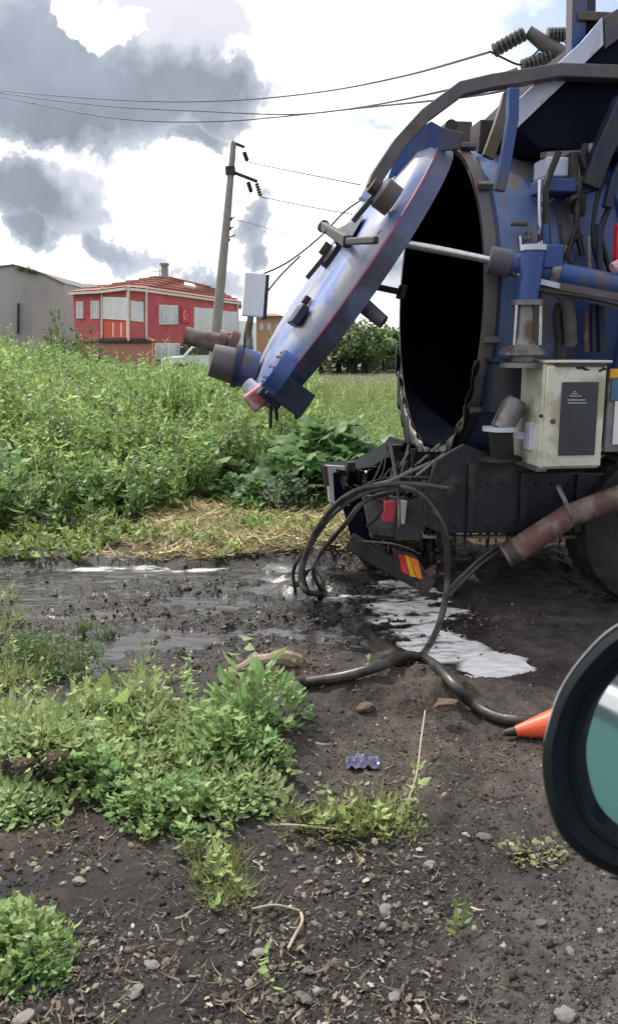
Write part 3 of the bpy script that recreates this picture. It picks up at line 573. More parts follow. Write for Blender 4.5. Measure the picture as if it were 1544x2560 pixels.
for ox_, oy_, w_, h_ in ((840, 1180, 90, 70), (925, 1172, 110, 95), (1010, 1140, 90, 120), (940, 1348, 60, 60), (1040, 1335, 60, 80)):
    q = MB(); n_ = 22; base_l = -.02 if oy_ > 1300 else .28
    for i in range(n_+1):
        t_ = i/n_; dd_ = max(0, .35+fbm(np.array([i*.5+ox_]), np.array([1.0]), 2, 93)[0]*1.6)*math.sin(math.pi*t_)**.5*h_
        for k_ in range(4): q.v.append(tuple(T(ox_+w_*t_, oy_-4+dd_*k_/3, base_l-.02*math.sin(k_+i))))
    for i in range(n_):
        for k_ in range(3): q.f.append((i*4+k_, i*4+k_+1, i*4+5+k_, i*4+4+k_))
    o_ = q.build('sludge_coat', GOO, truck, smooth=80); sd_ = o_.modifiers.new('s', 'SOLIDIFY'); sd_.thickness = .015
for k in range(12):
    for y_ in (1210, 1315):
        q = MB(); q.rev(T(1100+k*40, y_+dr.uniform(-2, 2), -1.12), (0, -1, 0), [(.001, .014), (.010, .012), (.013, .0)], 8); q.build('rivet', SKIRT, truck)
for x0, x1_, y0, y1 in ((1170, 1182, 1160, 1330), (1300, 1312, 1180, 1330), (1440, 1450, 1185, 1330)):
    a_ = T(x0, y0, -1.13); b_ = T(x1_, y1, -1.13); q = MB(); q.box(((a_.x+b_.x)/2, -1.13, (a_.z+b_.z)/2), (b_.x-a_.x, .035, a_.z-b_.z)); q.build('skirt_rib', SKIRT, truck, bevel=.004)
q = MB(); q.box(T(985, 1300, .35), (.62, .5, .20)); q.build('cross_member', MATS['near_black_navy_paint'], truck, bevel=.01)
q = MB(); q.prism([T(858, 1268, .2), T(945, 1262, .2), T(960, 1345, .1), T(880, 1350, .1)], (0, .05, 0)); q.build('mud_guard', MATS['near_black_navy_paint'], truck)
for k in range(16):
    x0, y0 = dr.uniform(960, 1130), dr.uniform(1100, 1180); x1_, y1 = dr.uniform(850, 1050), dr.uniform(1200, 1330); l0 = dr.uniform(-1.0, .2); mx_, my_ = (x0+x1_)/2+dr.uniform(-30, 30), (y0+y1)/2+dr.uniform(10, 60)
    q = MB(); q.tube(spline([T(x0, y0, l0), T(mx_, my_, l0-.05), T(x1_, y1, l0-.1)], 5), dr.choice([.005, .007, .011]), 6); q.build('loose_cable', dr.choice([HOSE, RUBBER, STEEL]), truck)
# lamp brackets, reflector, tail light
q = MB(); q.prism([T(905, 1238, -.55), T(1070, 1246, -.55), T(1062, 1330, -.55), T(1000, 1345, -.55), T(925, 1335, -.55)], (0, .03, 0)); q.build('lamp_bracket', STEEL, truck, bevel=.004)
q = MB(); q.prism([T(1002, 1250, -.62), T(1052, 1254, -.62), T(1060, 1300, -.62), T(1048, 1350, -.62), T(990, 1350, -.62)], (0, .03, 0)); q.build('mud_flap', ARM, truck)
a_ = T(957, 1252, -.66); b_ = T(985, 1303, -.66); q = MB(); q.box(((a_.x+b_.x)/2, -.66, (a_.z+b_.z)/2), (b_.x-a_.x, .05, a_.z-b_.z), Matrix.Rotation(.08, 3, 'Y')); rf = q.build('reflector', mat('faded_red_reflector', (.75, .08, .14), None, 30, .3), truck, bevel=.005)
q = MB(); q.box(((a_.x+b_.x)/2+.09, -.655, (a_.z+b_.z)/2-.01), (.05, .03, a_.z-b_.z+.02), Matrix.Rotation(.08, 3, 'Y')); q.build('reflector_mount', WHITE, truck, bevel=.004)
q = MB(); q.prism([T(930, 1312, -.5), T(1000, 1308, -.5), T(996, 1352, -.5), T(930, 1348, -.5)], (0, .1, 0)); q.build('lamp_bracket', DSTEEL, truck, bevel=.004)
q = MB(); q.bar(T(872, 1352, -.7), T(1078, 1468, -.9), .07, .11); bm_ = q.build('bumper_bar', DSTEEL, truck, bevel=.008)
q = MB(); q.tube(spline([T(885, 1352, -.75), T(985, 1360, -.8), T(1050, 1385, -.85)], 6), .006, 6); q.build('lamp_cable', STEEL, truck)
tlm = [(996, 1384), (1042, 1396), (1066, 1436), (1060, 1452), (1022, 1444), (1000, 1424)]
q = MB(); q.prism([T(px-4+(px-1030)*.2, py-2+(py-1415)*.25, -.90) for px, py in tlm], (0, .07, 0)); tl = q.build('tail_lamp_housing', DSTEEL, truck, bevel=.005)
def lens(pts, name, m): q = MB(); q.prism([T(px, py, -.915) for px, py in pts], (0, .03, 0)); q.build(name, m, tl, bevel=.003)
lens([(996, 1386), (1010, 1388), (1022, 1440), (1002, 1428)], 'lens', REDL); lens([(1011, 1388), (1022, 1392), (1040, 1444), (1024, 1441)], 'lens', YEL)
lens([(1023, 1392), (1044, 1400), (1056, 1448), (1042, 1446)], 'lens', ORL)
q = MB(); q.prism([T(1036, 1440, -.9), T(1090, 1412, -.9), T(1074, 1462, -.9), T(1040, 1470, -.9)], (0, .02, 0)); q.build('lamp_guard', RUST, truck)
# red-brown discharge pipe
q = MB(); q.tube([T(1262, 1392, -1.25), T(1292, 1374, -1.26), T(1420, 1290, -1.32), T(1620, 1215, -1.4)], [.074, .075, .072, .07], 22); dp = q.build('discharge_pipe', RUST, truck)
q = MB(); q.tube([T(1270, 1388, -1.25), T(1290, 1375, -1.26)], .082, 22); q.build('pipe_collar', DSTEEL, dp)
q = MB(); q.tube([T(1393, 1215, -1.3), T(1412, 1255, -1.38), T(1432, 1305, -1.40)], [.014, .014, .006], 8); q.build('strap', STEEL, truck)
# pipes and red coupling at the bottom of the door
def lt(pts, ly, r, nm, m, parent=truck, n=20): q = MB(); q.tube([T(x, y, ly) for x, y in pts], r, n); return q.build(nm, m, parent)
lt([(462, 838), (552, 860), (575, 868)], .30, [.062, .072, .072], 'outlet_pipe', RUST); lt([(545, 858), (562, 862)], .30, .10, 'flange', RUST)
lt([(570, 860), (590, 868)], .28, .115, 'flange', RUST); lt([(528, 900), (585, 915)], .0, [.112, .125], 'outlet_pipe', ARM)
lt([(583, 914), (598, 917)], .0, .15, 'flange', BLUED); lt([(598, 917), (640, 928)], .0, .135, 'valve_housing', BLUE); lt([(600, 870), (602, 905)], -.02, .035, 'valve_stem', STEEL)
q = MB(); q.box(T(648, 990, -.35), (.19, .22, .13), Matrix.Rotation(-.6, 3, 'Y')); q.build('red_coupling', mat('scuffed_red_paint', (.45, .12, .11), (.30, .07, .07), 9, .5, c3=(.55, .42, .42), c3scale=6, c3amt=.4), truck, bevel=.02)
q = MB(); q.tube([T(618, 960, -.3), T(645, 985, -.35)], .05, 12); q.build('coupling_neck', LAV, truck)
q = MB(); q.box(T(722, 985, -.7), (.26, .2, .17), Matrix.Rotation(.62, 3, 'Y')); q.build('catch_block', BLUED, truck, bevel=.008)
q = MB(); q.box(T(680, 985, -.6), (.16, .2, .12), Matrix.Rotation(.7, 3, 'Y')); q.build('catch_block', BLUED, truck, bevel=.008)
for x0, y0, x1_, y1 in ((688, 1000, 692, 1052), (677, 1010, 676, 1070), (738, 1030, 742, 1048)):
    q = MB(); q.tube([T(x0, y0, -.6), T(x1_, y1, -.6)], .012, 7); q.build('hanging_strap', RUBBER, truck)
# work light box on its post, with cable to the door
lb = T(634, 738, .25); q = MB(); q.box(lb, (.15, .12, .30), Matrix.Rotation(.08, 3, 'Y')); wl = q.build('work_lamp', WHITE, truck, bevel=.008)
q = MB(); q.box(lb+Vector((.085, .01, -.015)), (.025, .14, .31), Matrix.Rotation(.08, 3, 'Y')); q.build('lamp_frame', DSTEEL, wl, bevel=.006)
q = MB(); q.tube([T(627, 790, .27), T(620, 830, .27), T(622, 905, .2)], [.022, .03, .045], 12); q.build('lamp_post', STEEL, wl)
for pts in (((655, 686), (720, 655), (800, 592), (860, 530), (912, 494)), ((650, 752), (700, 690), (750, 640))):
    q = MB(); q.tube(spline([T(x, y, .25) for x, y in pts], 5), .007, 6); q.build('cable', RUBBER, wl)
# wheels
def wheel(c, name='wheel'):
    R = .5; q = MB(); q.rev(c, (0, -1, 0), [(.24, -.02), (.27, .0), (.42, .03), (.48, .02), (R, -.03), (R, -.24), (.47, -.28), (.3, -.27)], 64); wh = q.build(name, RUBBER, truck, 30)
    q = MB(); q.rev(c, (0, -1, 0), [(.001, -.06), (.09, -.05), (.10, -.10), (.2, -.12), (.25, -.03), (.272, -.0)], 40); rm = q.build('rim', STEEL, wh, 30)
    for k in range(44):
        a = k*2*math.pi/44; q = MB(); q.box(c+Vector((math.cos(a)*R, .13, math.sin(a)*R)), (.02, .2, .03), Matrix.Rotation(-a, 3, 'Y')); q.build('tread_block', RUBBER, wh)
wc = T(1640, 1330, -1.15); wz = gh(*(TM@Vector((wc.x, wc.y, 0))+TO).xy); wc.z = wz+.485
wheel(wc); wheel(wc+Vector((1.35, 0, 0))); wheel(Vector((wc.x, 1.0, wc.z)))
q = MB(); q.tube([Vector((wc.x, 1.2, wc.z)), Vector((wc.x, -1.0, wc.z))], .06, 12); q.build('axle', DSTEEL, truck)
q = MB(); q.box((5.9, 0, 1.75), (1.7, 2.2, 2.1)); q.build('cab', BLUE, truck, bevel=.08)
q = MB(); q.box((5.9, -1.12, 2.1), (1.0, .02, .7)); q.build('cab_window', BOXD, truck, bevel=.02)
wheel(Vector((5.9, -1.1, wc.z)))
# ------------------------------------------------------------------ hoses and things lying on the mud
def gp(px, py, dz=.03):
    p = G(px, py, 0)
    for _ in range(3): z = gh(p.x, p.y); p = G(px, py, z)
    return p+Vector((0, 0, dz))
TW = lambda px, py, ly: TM@T(px, py, ly)+TO
pts = [TW(1120, 1222, -1.25), TW(1040, 1212, -1.2), TW(960, 1213, -1.15), TW(890, 1228, -1.1), TW(830, 1272, -1.0), TW(780, 1345, -.9), TW(756, 1410, -.9), TW(752, 1452, -.92), TW(768, 1480, -.95), gp(800, 1496, .03), gp(840, 1490, -.02)]
q = MB(); q.tube(spline(pts, 8), .019, 12); tag(q.build('black_hose', HOSE), 'black hose arching down to the left out of the tanker into the mud', 'hose')
pts = [TW(1000, 1216, -1.3), TW(1045, 1232, -1.35), TW(1080, 1270, -1.38), TW(1110, 1330, -1.4), TW(1118, 1400, -1.4), TW(1116, 1470, -1.42), TW(1100, 1550, -1.6)]
gr_ = [gp(1072, 1625), gp(1040, 1658), gp(960, 1680), gp(880, 1696), gp(800, 1708), gp(730, 1722), gp(690, 1740, -.03)]
q = MB(); q.tube(spline(pts+gr_, 8), .019, 12); tag(q.build('black_hose', HOSE), 'long black hose looping down past the tail lights and off left over the mud', 'hose')
for i, (dx, dy, r_, lb_) in enumerate(((-16, 10, .012, 'thin outer cable arching beside the left black hose into the sludge'), (26, 22, .016, 'inner cable arching just inside the left black hose into the sludge'), (6, -14, .008, 'thinnest wire arching just over the left black hose'))):
    pl = [TW(1090-dx, 1200+dy*.3, -1.0), TW(980, 1208+dy, -1.0+.1*i), TW(900+dx*.4, 1232+dy, -.95), TW(835+dx, 1290+dy, -.9), TW(775+dx, 1370+dy*.6, -.8+.08*i), TW(752+dx*1.2, 1430, -.75), gp(765+dx*1.6, 1478, -.02)]
    q = MB(); q.tube(spline(pl, 7), r_, 8); tag(q.build('hanging_cable', HOSE), lb_, 'cable')
q = MB(); q.tube(spline([gp(760, 1716, .02), gp(860, 1706, .03), gp(950, 1690, .05), gp(1010, 1668, .06), gp(1060, 1670, .05), gp(1100, 1690, .03), gp(1140, 1735, .03), gp(1180, 1775), gp(1240, 1808), gp(1310, 1818), gp(1400, 1818), gp(1500, 1826), gp(1640, 1860)], 8), .025, 12)
tag(q.build('black_hose', HOSE), 'thick black hose lying on the ground from the mud mound to the mirror', 'hose')
q = MB(); q.tube(spline([gp(1120, 1500, .05), gp(1160, 1462, .06), gp(1210, 1420, .07), gp(1270, 1395, .10), gp(1330, 1375, .06)], 6), .028, 10)
tag(q.build('grey_hose', STEEL), 'short grey wet hose running back under the red-brown discharge pipe', 'hose')
SLM = GOO
q = MB(); cs = gp(800, 1452, 0); nn_ = 60
for r_i in range(9):
    for k in range(nn_):
        a = 2*math.pi*k/nn_; t = r_i/8; w_ = 1+.28*math.sin(3*a+1)+.15*math.sin(7*a); x, y = cs.x+math.cos(a)*.52*t*w_-.05, cs.y+.1+math.sin(a)*.55*t*w_
        q.v.append((x, y, gh(x, y)+.08*(1-t)**1.3-.015*t+fbm(np.array([x*22]), np.array([y*22]), 3, 81)[0]*.035*(1-t)))
for i in range(8):
    for k in range(nn_): q.f.append((i*nn_+k, i*nn_+(k+1) % nn_, (i+1)*nn_+(k+1) % nn_, (i+1)*nn_+k))
tag(q.build('sludge_heap', SLM), 'glistening black sludge heap where the left hose ends in the mud', 'sludge')
# fallen orange cone
c0, c1 = gp(1258, 1850, .03), gp(1470, 1850, .10); d = (c1-c0).normalized()
cone = thing('traffic_cone', (c1.x, c1.y, gh(c1.x, c1.y)), 'orange traffic cone lying on its side, half hidden behind the mirror', 'traffic cone')
def rel(o, root): o.parent = root; o.location = -root.location; return o
q = MB(); q.rev(c0, d, [(.001, 0), (.014, .002), (.022, .05)], 20); rel(q.build('cone_tip', RUBBER), cone)
L_ = (c1-c0).length; q = MB(); q.rev(c0, d, [(.022, .05), (.06, L_*.55), (.10, L_)], 28); rel(q.build('cone_body', CONE), cone)
q = MB(); u_, v_, _ = frame_from(d); MDc = Matrix((u_, v_, d)).transposed(); q.box(c0+d*(L_+.01), (.2, .2, .03), MDc); rel(q.build('cone_base', CONE, bevel=.01), cone)
# ------------------------------------------------------------------ the car with its door mirror
car = thing('teal_car', (-.3, .1, 0), 'teal car seen only by its black rounded door mirror at the right edge', 'car')
cm = (Vector(ray(1690, 1880))*.74/1.0); mc = Vector((0, 0, H0))+cm
nm = Vector((-.62, -.78, .10)).normalized()
ur = Vector((0, 0, 1)).cross(nm).normalized()*-1; up_ = ur.cross(nm).normalized(); up_ = up_ if up_.z > 0 else -up_
if ur.x < 0: ur = -ur
def onplane(px, py, off=0):
    r = Vector(ray(px, py)); o = Vector((0, 0, H0)); c = mc+nm*off; return o+r*((c-o).dot(nm)/r.dot(nm))
def sup(cx, cy, rx, ry, n=2.35, k=64, rot=0.0):
    out = []
    for i in range(k):
        a = 2*math.pi*i/k; x = math.copysign(abs(math.cos(a))**(2/n), math.cos(a))*rx; y = math.copysign(abs(math.sin(a))**(2/n), math.sin(a))*ry
        out.append((cx+x*math.cos(rot)-y*math.sin(rot), cy+x*math.sin(rot)+y*math.cos(rot)))
    return out
OUTL = [(1349, 1890), (1358, 1845), (1371, 1800), (1387, 1740), (1420, 1687), (1468, 1630), (1509, 1589), (1544, 1565), (1640, 1528), (1760, 1525), (1890, 1575), (1975, 1680), (2010, 1820), (2000, 1960), (1930, 2090), (1810, 2180), (1680, 2212), (1600, 2208), (1544, 2194), (1497, 2174), (1452, 2145), (1404, 2105), (1371, 2044), (1355, 1950)]
def closed(pts, k=64):
    P3 = [Vector((a, b2, 0)) for a, b2 in pts]; m_ = len(P3); out = []
    for i in range(k):
        u_ = i*m_/k; a = int(u_); t = u_-a; p0, p1, p2, p3 = (P3[(a+d_) % m_] for d_ in (-1, 0, 1, 2))
        q_ = .5*((2*p1)+(p2-p0)*t+(2*p0-5*p1+4*p2-p3)*t*t+(3*p1-p0-3*p2+p3)*t**3); out.append((q_.x, q_.y))
    return out
MO = closed(OUTL)
for _ in range(8): MO = [((MO[i-1][0]+2*MO[i][0]+MO[(i+1) % 64][0])/4, (MO[i-1][1]+2*MO[i][1]+MO[(i+1) % 64][1])/4) for i in range(64)]
def sc_out(f, dx=0, dy=0): return [(1690+(x-1690)*f+dx, 1880+(y-1880)*f+dy) for x, y in MO]
rings = [(sc_out(.735, 4, 4), -.014), (sc_out(.76, 3, 3), .002), (sc_out(.80, 2, 2), .006), (sc_out(.81, 2, 2), .002), (sc_out(.93), .010), (sc_out(.985), -.002), (sc_out(1.0), -.035)]
q = MB(); n = 64
for pr, off in rings: q.v += [tuple(onplane(x, y, off)) for x, y in pr]
last = [Vector(v) for v in q.v[-n:]]; cen = sum(last, Vector())/n
for s_, dz in ((.97, -.03), (.86, -.06), (.62, -.085), (.3, -.095), (.01, -.097)): q.v += [tuple(cen+(p-cen)*s_+nm*dz) for p in last]
R_ = len(q.v)//n
for i in range(R_-1):
    for j in range(n): q.f.append((i*n+j, i*n+(j+1) % n, (i+1)*n+(j+1) % n, (i+1)*n+j))
mh = rel(q.build('mirror_housing', MIRH, smooth=60), car)
q = MB(); q.poly([onplane(x, y, -.012) for x, y in sc_out(.74, 4, 4)]); g = q.build('mirror_glass', MIRG); g.parent = mh
q = MB(); q.tube([cen-nm*.05, cen+Vector((.12, -.12, -.06)), cen+Vector((.2, -.42, -.12))], [.04, .035, .04], 14); rel(q.build('mirror_arm', MIRH), car)
DY = .17
sh_ = MB()
for k_, (pr, off) in enumerate(((sc_out(1.0, 5, -10), -.02), (sc_out(1.008, 5, -11), -.03), (sc_out(.99, 5, -8), -.075))): sh_.v += [tuple(onplane(x, y, off)) for x, y in pr]
for i in range(2):
    for j in range(n): sh_.f.append((i*n+j, i*n+(j+1) % n, (i+1)*n+(j+1) % n, (i+1)*n+j))
rel(sh_.build('mirror_highlight_shell', mat('highlight_grey_shell', (.42, .45, .46), None, 5, .3, coat=.4), smooth=60), car)  # pale ring added for the white sky highlight along the upper left edge
q = MB(); q.prism([(-2.85, DY-.03, 1.12), (-.46, DY-.03, 1.12), (-.62, DY-.16, 1.52), (-2.6, DY-.16, 1.52)], (0, -.01, 0)); rel(q.build('side_window', BOXD), car)
q = MB(); q.bar((-2.7, DY-.17, 1.54), (-.5, DY-.17, 1.54), .05, .05); q.bar((-.45, DY-.02, 1.1), (-.6, DY-.17, 1.54), .06, .03); rel(q.build('roof_rail', TEALP), car)
# car flank below and beside the open window (reflected in the mirror)
def flank(x0, x1, prof, name, m, par=car):
    q = MB(); k = 14; m_ = len(prof)
    for i in range(k+1):
        x = x0+(x1-x0)*i/k
        q.v += [(x, DY+y, z) for y, z in prof]
    for i in range(k):
        for j in range(m_-1): q.f.append((i*m_+j, i*m_+j+1, (i+1)*m_+j+1, (i+1)*m_+j))
    o = q.build(name, m); o.parent = par; o.location = -car.location if par is car else (0, 0, 0); return o
prof = [(-.06, 1.10), (-.01, 1.08), (.0, 1.0), (.03, .82), (.035, .70), (.02, .5), (-.02, .32), (-.1, .3)]
for x0, x1 in ((-2.9, -1.12), (-1.10, -.06), (-.04, .98), (1.0, 2.1)):
    dr_ = flank(x0, x1, prof, 'door' if -2 < x0 < .5 else 'body_side', TEALP)
    flank(x0+.005, x1-.005, [(.005, 1.115), (.02, 1.105), (.02, 1.075), (.003, 1.065)], 'window_trim', WHITE, dr_)
    flank(x0+.005, x1-.005, [(.03, .74), (.055, .735), (.055, .66), (.03, .655)], 'rub_strip', WHITE, dr_)
for x in (-2.2, 1.6):
    q = MB(); q.rev((x, DY-.0, .33), (0, -1, 0), [(.001, .0), (.2, -.02), (.22, .02), (.33, .03), (.34, .2)], 40); rel(q.build('wheel', RUBBER), car)
def person_arm():
    q = MB(); q.tube(spline([(-.42, DY-.16, 1.02), (-.30, DY-.02, 1.13), (-.12, DY+.03, 1.155), (.02, DY+.02, 1.15)], 6), [.055]*6+[.05]*6+[.042]*7, 14); return q
# ------------------------------------------------------------------ hills and far ground
def ridge(name, pts, Y, m, depth=60, kind='structure', jag=0):
    top = []; rr = random.Random(len(name))
    for (x0, y0), (x1, y1) in zip(pts[:-1], pts[1:]):
        for k in range(10): t = k/10; top.append((x0+(x1-x0)*t, y0+(y1-y0)*t+rr.uniform(-jag, jag)))
    top.append(pts[-1]); rows = []; V = []; Fc = []
    for s in range(9):
        t = s/8; row = []
        for i, (px, py) in enumerate(top):
            p = P(px, py, Y); z = p.z*(t if kind == 'structure' and depth < 40 else math.sin(t*math.pi/2)**.8); yy = Y-depth*(1-t)
            nz_ = float(vnoise(np.array([p.x*.25]), np.array([t*4.0]), 5)[0]); row.append((p.x, yy+nz_*depth*.12*(1-t), z+nz_*p.z*.12*(1-t)*t*3))
        rows.append(row)
    rows.append([(x, y+depth*.7, z*.4) for x, y, z in rows[-1]]); rows.append([(x, y+depth, -2) for x, y, z in rows[0]])
    n = len(top); V = [v for r in rows for v in r]
    for i in range(len(rows)-1):
        for j in range(n-1): Fc.append((i*n+j, i*n+j+1, (i+1)*n+j+1, (i+1)*n+j))
    q = MB(); q.v = V; q.f = Fc; return tag(q.build(name, m, smooth=80), kind=kind)
SHEDM = mat('grey_rendered_wall', (.36, .35, .345), (.43, .42, .41), .35, .9, 0, .02, 4, c3=(.29, .285, .28), c3scale=.25, c3amt=.4, stretch=(1, 1, .5))
shed = thing('grey_building', (P(60, 820, 60).x, 60, 0), 'large plain grey windowless building with a low pitched top at the far left', 'building')
def rel0(o, root): o.parent = root; o.location = -root.location; return o
tops_ = [(-520, 735), (-250, 690), (0, 668), (36, 664), (75, 675), (112, 688), (162, 711)]
q = MB(); w0 = [P(x, y, 60) for x, y in tops_]; q.prism([Vector((w0[0].x, 60, -.3))]+w0+[Vector((w0[-1].x, 60, -.3))], (0, 22, 0)); rel0(q.build('wall', SHEDM), shed)
q = MB()
for a, b2 in zip(w0[:-1], w0[1:]): q.prism([a+Vector((0, -.12, .0)), b2+Vector((0, -.12, .0)), b2+Vector((0, -.12, .10)), a+Vector((0, -.12, .10))], (0, 22.3, 0))
rel0(q.build('roof', mat('lichen_roof_edge', (.16, .155, .15), (.21, .20, .19), 2, .9)), shed)
q = MB(); q.tube([P(46, 835, 59.8), P(47, 758, 59.8)], .09, 8); rel0(q.build('drainpipe', DSTEEL), shed)
ridge('far_hill', [(60, 720), (140, 706), (180, 702), (215, 712), (300, 722), (420, 750), (560, 800), (700, 815), (800, 812), (880, 826), (1000, 838), (1120, 832), (1300, 820), (1700, 830), (2400, 800)], 420, mat('far_blue_hill', (.13, .17, .17), (.17, .20, .20), .02, .95), 160, jag=2)
# ------------------------------------------------------------------ red house
def cross2(a, b): return a[0]*b[1]-a[1]*b[0]
def wallpt(px, py, A, B):
    o = np.array([0., 0.]); r = ray(px, py); d = np.array(r[:2]); e = np.array(B)-np.array(A)
    t = cross2(A, e)/cross2(d, e); return Vector((r[0]*t, r[1]*t, H0+r[2]*t))
def xy(px, Y): p = P(px, HOR, Y); return (p.x, p.y)
HA, HB, HC, HD, HE = xy(190, 47.5), xy(262, 46.3), xy(323, 44.0), xy(366, 45.0), xy(598, 58)
HF = (HA[0]+4.5, HA[1]+13); HG_ = (HE[0]-.5, HE[1]+6)
house = thing('red_house', (HD[0], HD[1], 0), 'red two-storey house with white trim, white balcony windows and a low tiled roof', 'house')
REDW = mat('red_render', (.44, .085, .095), (.52, .11, .115), .8, .8, 0, .01, 6, c3=(.42, .06, .065), c3scale=1.2, c3amt=.3); TRIM = mat('white_trim', (.72, .66, .60), None, 4, .5)
ORW = mat('orange_red_render', (.60, .09, .05), (.66, .12, .07), .8, .8)
BLIND = mat('white_balcony_panel', (.55, .58, .60), (.68, .70, .71), .8, .35)
GLAS = mat('pale_window_glass', (.34, .40, .42), (.58, .62, .64), 1.0, .12); FRM = mat('white_window_frame', (.75, .76, .72), None, 5, .4)
TILE = mat('clay_roof_tiles', (.30, .10, .075), (.40, .15, .11), 2.5, .8, 0, .05, 3, c3=(.22, .13, .10), c3scale=1.5, c3amt=.4)
ze, zb = 4.42, 1.75
fp = [HA, HB, HC, HD, HE, HG_, HF]
q = MB(); q.prism([(x, y, zb) for x, y in fp], (0, 0, ze-zb)); rel(q.build('upper_wall', REDW), house)
q = MB(); q.tube([wallpt(594, 758, HD, HE)+Vector((0, -.15, 0)), wallpt(594, 842, HD, HE)+Vector((0, -.15, 0))], .06, 8); rel(q.build('downpipe', TRIM), house)
cxh = sum(p[0] for p in fp)/7; cyh = sum(p[1] for p in fp)/7
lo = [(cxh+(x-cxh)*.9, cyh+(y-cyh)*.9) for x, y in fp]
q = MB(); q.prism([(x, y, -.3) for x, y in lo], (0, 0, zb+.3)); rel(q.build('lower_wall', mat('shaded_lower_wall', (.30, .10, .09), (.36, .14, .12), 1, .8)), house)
ev = [(cxh+(x-cxh)*1.05, cyh+(y-cyh)*1.05, ze+.04) for x, y in fp]
q = MB(); q.prism([(x, y, ze+.002) for x, y, z in ev], (0, 0, .13)); rel(q.build('eave_board', TRIM), house)
r1 = wallpt(400, 690, (HD[0]-2, HD[1]+7), (HE[0]-3, HE[1]+2)); r2 = wallpt(430, 692, (HD[0]-2, HD[1]+7), (HE[0]-3, HE[1]+2)); r3 = r2+Vector((1.5, 6, -.1))
q = MB(); n7 = len(ev); ev2 = [(x, y, ze+.18) for x, y, z in ev]; tops = [r1, r1, r1, r2, r3, r3, r1]
for i in range(n7):
    a, b2 = ev2[i], ev2[(i+1) % n7]; ta, tb = tops[i], tops[(i+1) % n7]
    q.poly([a, b2, tb, ta] if ta is not tb else [a, b2, ta])
rf_ = rel(q.build('roof', TILE, smooth=10), house)
for f in (.15, .3, .45, .6, .75, .88):        # raised tile courses
    q = MB()
    for i in (0, 1, 2, 3):
        a = Vector(ev2[i]).lerp(Vector(tops[i]), f); b2 = Vector(ev2[(i+1) % n7]).lerp(Vector(tops[(i+1) % n7]), f); q.bar(a+Vector((0, 0, .03)), b2+Vector((0, 0, .03)), .12, .06)
    o_ = q.build('tile_course', TILE); o_.parent = rf_
ch = r2+Vector((-.5, .3, 0)); q = MB(); q.box(ch+Vector((0, 0, .25)), (.38, .38, 1.0)); o_ = q.build('chimney', WOOD); o_.parent = rf_
q = MB(); q.box(ch+Vector((0, 0, .80)), (.55, .55, .12)); o2 = q.build('chimney_cap', WOOD); o2.parent = rf_
sk_ = (Vector(ev2[3])*.28+Vector(ev2[4])*.22+Vector(r2)*.5); 
def rpt(u, v): return Vector(ev2[3]).lerp(Vector(ev2[4]), u).lerp(Vector(r2).lerp(Vector(r3), u), v)
q = MB(); nrm = (rpt(.5, .2)-rpt(.4, .2)).cross(rpt(.4, .4)-rpt(.4, .2)).normalized(); nrm = nrm if nrm.z > 0 else -nrm
q.prism([rpt(.34, .42), rpt(.5, .40), rpt(.5, .62), rpt(.34, .64)], nrm*.16); o_ = q.build('skylight', TRIM); o_.parent = rf_
q = MB(); q.prism([rpt(.37, .46)+nrm*.16, rpt(.48, .44)+nrm*.16, rpt(.48, .58)+nrm*.16, rpt(.37, .60)+nrm*.16], nrm*.02); o_ = q.build('skylight_glass', GLAS); o_.parent = rf_
q = MB(); q.tube([r3+Vector((-2.6, -4, -.4)), r3+Vector((-2.6, -4, .7))], .025, 6); q.tube([r3+Vector((-3.1, -4, .6)), r3+Vector((-2.1, -4, .65))], .02, 6); o_ = q.build('antenna', STEEL); o_.parent = rf_
def wquad(x0, y0, x1, y1, A, B, out, th, name, m, par=house, y0b=None, y1b=None):
    pts = [wallpt(x0, y0, A, B), wallpt(x1, y0b or y0, A, B), wallpt(x1, y1b or y1, A, B), wallpt(x0, y1, A, B)]
    e = Vector((B[0]-A[0], B[1]-A[1], 0)).normalized(); nn = Vector((e.y, -e.x, 0)); nn = nn if nn.y < 0 else -nn
    q = MB(); q.prism([p+nn*out for p in pts], nn*th); o = q.build(name, m); o.parent = par
    if par is house: o.location = -house.location
    return o
def window(x0, y0, x1, y1, A, B, mull=(), y0b=None, y1b=None, gm=None):
    fr = wquad(x0, y0, x1, y1, A, B, -.03, .09, 'window', FRM, house, y0b, y1b)
    xs = [x0]+list(mull)+[x1]
    for a, b2 in zip(xs[:-1], xs[1:]):
        ya = lambda x, p, pb: p+((pb or p)-p)*(x-x0)/(x1-x0)
        wquad(a+1.6, ya(a, y0, y0b)+3, b2-1.6, ya(a, y1, y1b)-3, A, B, .062, .012, 'pane', gm or GLAS, fr)
    return fr
window(193, 754, 210, 796, HA, HB, (203,)); window(229, 752, 250, 797, HA, HB, (238, 244))
window(260, 742, 322, 797, HB, HC, (282,), 744, 801, BLIND); window(325, 751, 357, 802, HC, HD, (), 756, 805, BLIND)
window(397, 762, 443, 811, HD, HE, (410, 418, 431), 764, 811); window(484, 768, 545, 826, HD, HE, (), 776, 833, BLIND); window(549, 776, 594, 830, HD, HE, (), 782, 836, BLIND)
wquad(440, 764, 448, 812, HD, HE, .0, .03, 'dark_reveal', mat('purple_reveal', (.18, .02, .06), None, 4, .6))
for x, A, B in ((256, HA, HB), (321, HB, HC), (362, HC, HD)):
    wquad(x, 716, x+3.2, 868, A, B, .0, .10, 'corner_post', TRIM)
wquad(263, 806, 322, 846, HB, HC, .0, .05, 'balcony_panel', ORW); wquad(323, 806, 360, 848, HC, HD, .0, .05, 'balcony_panel', REDW)
for x in (285, 305): wquad(x, 806, x+3, 842, HB, HC, .05, .03, 'panel_batten', TRIM)
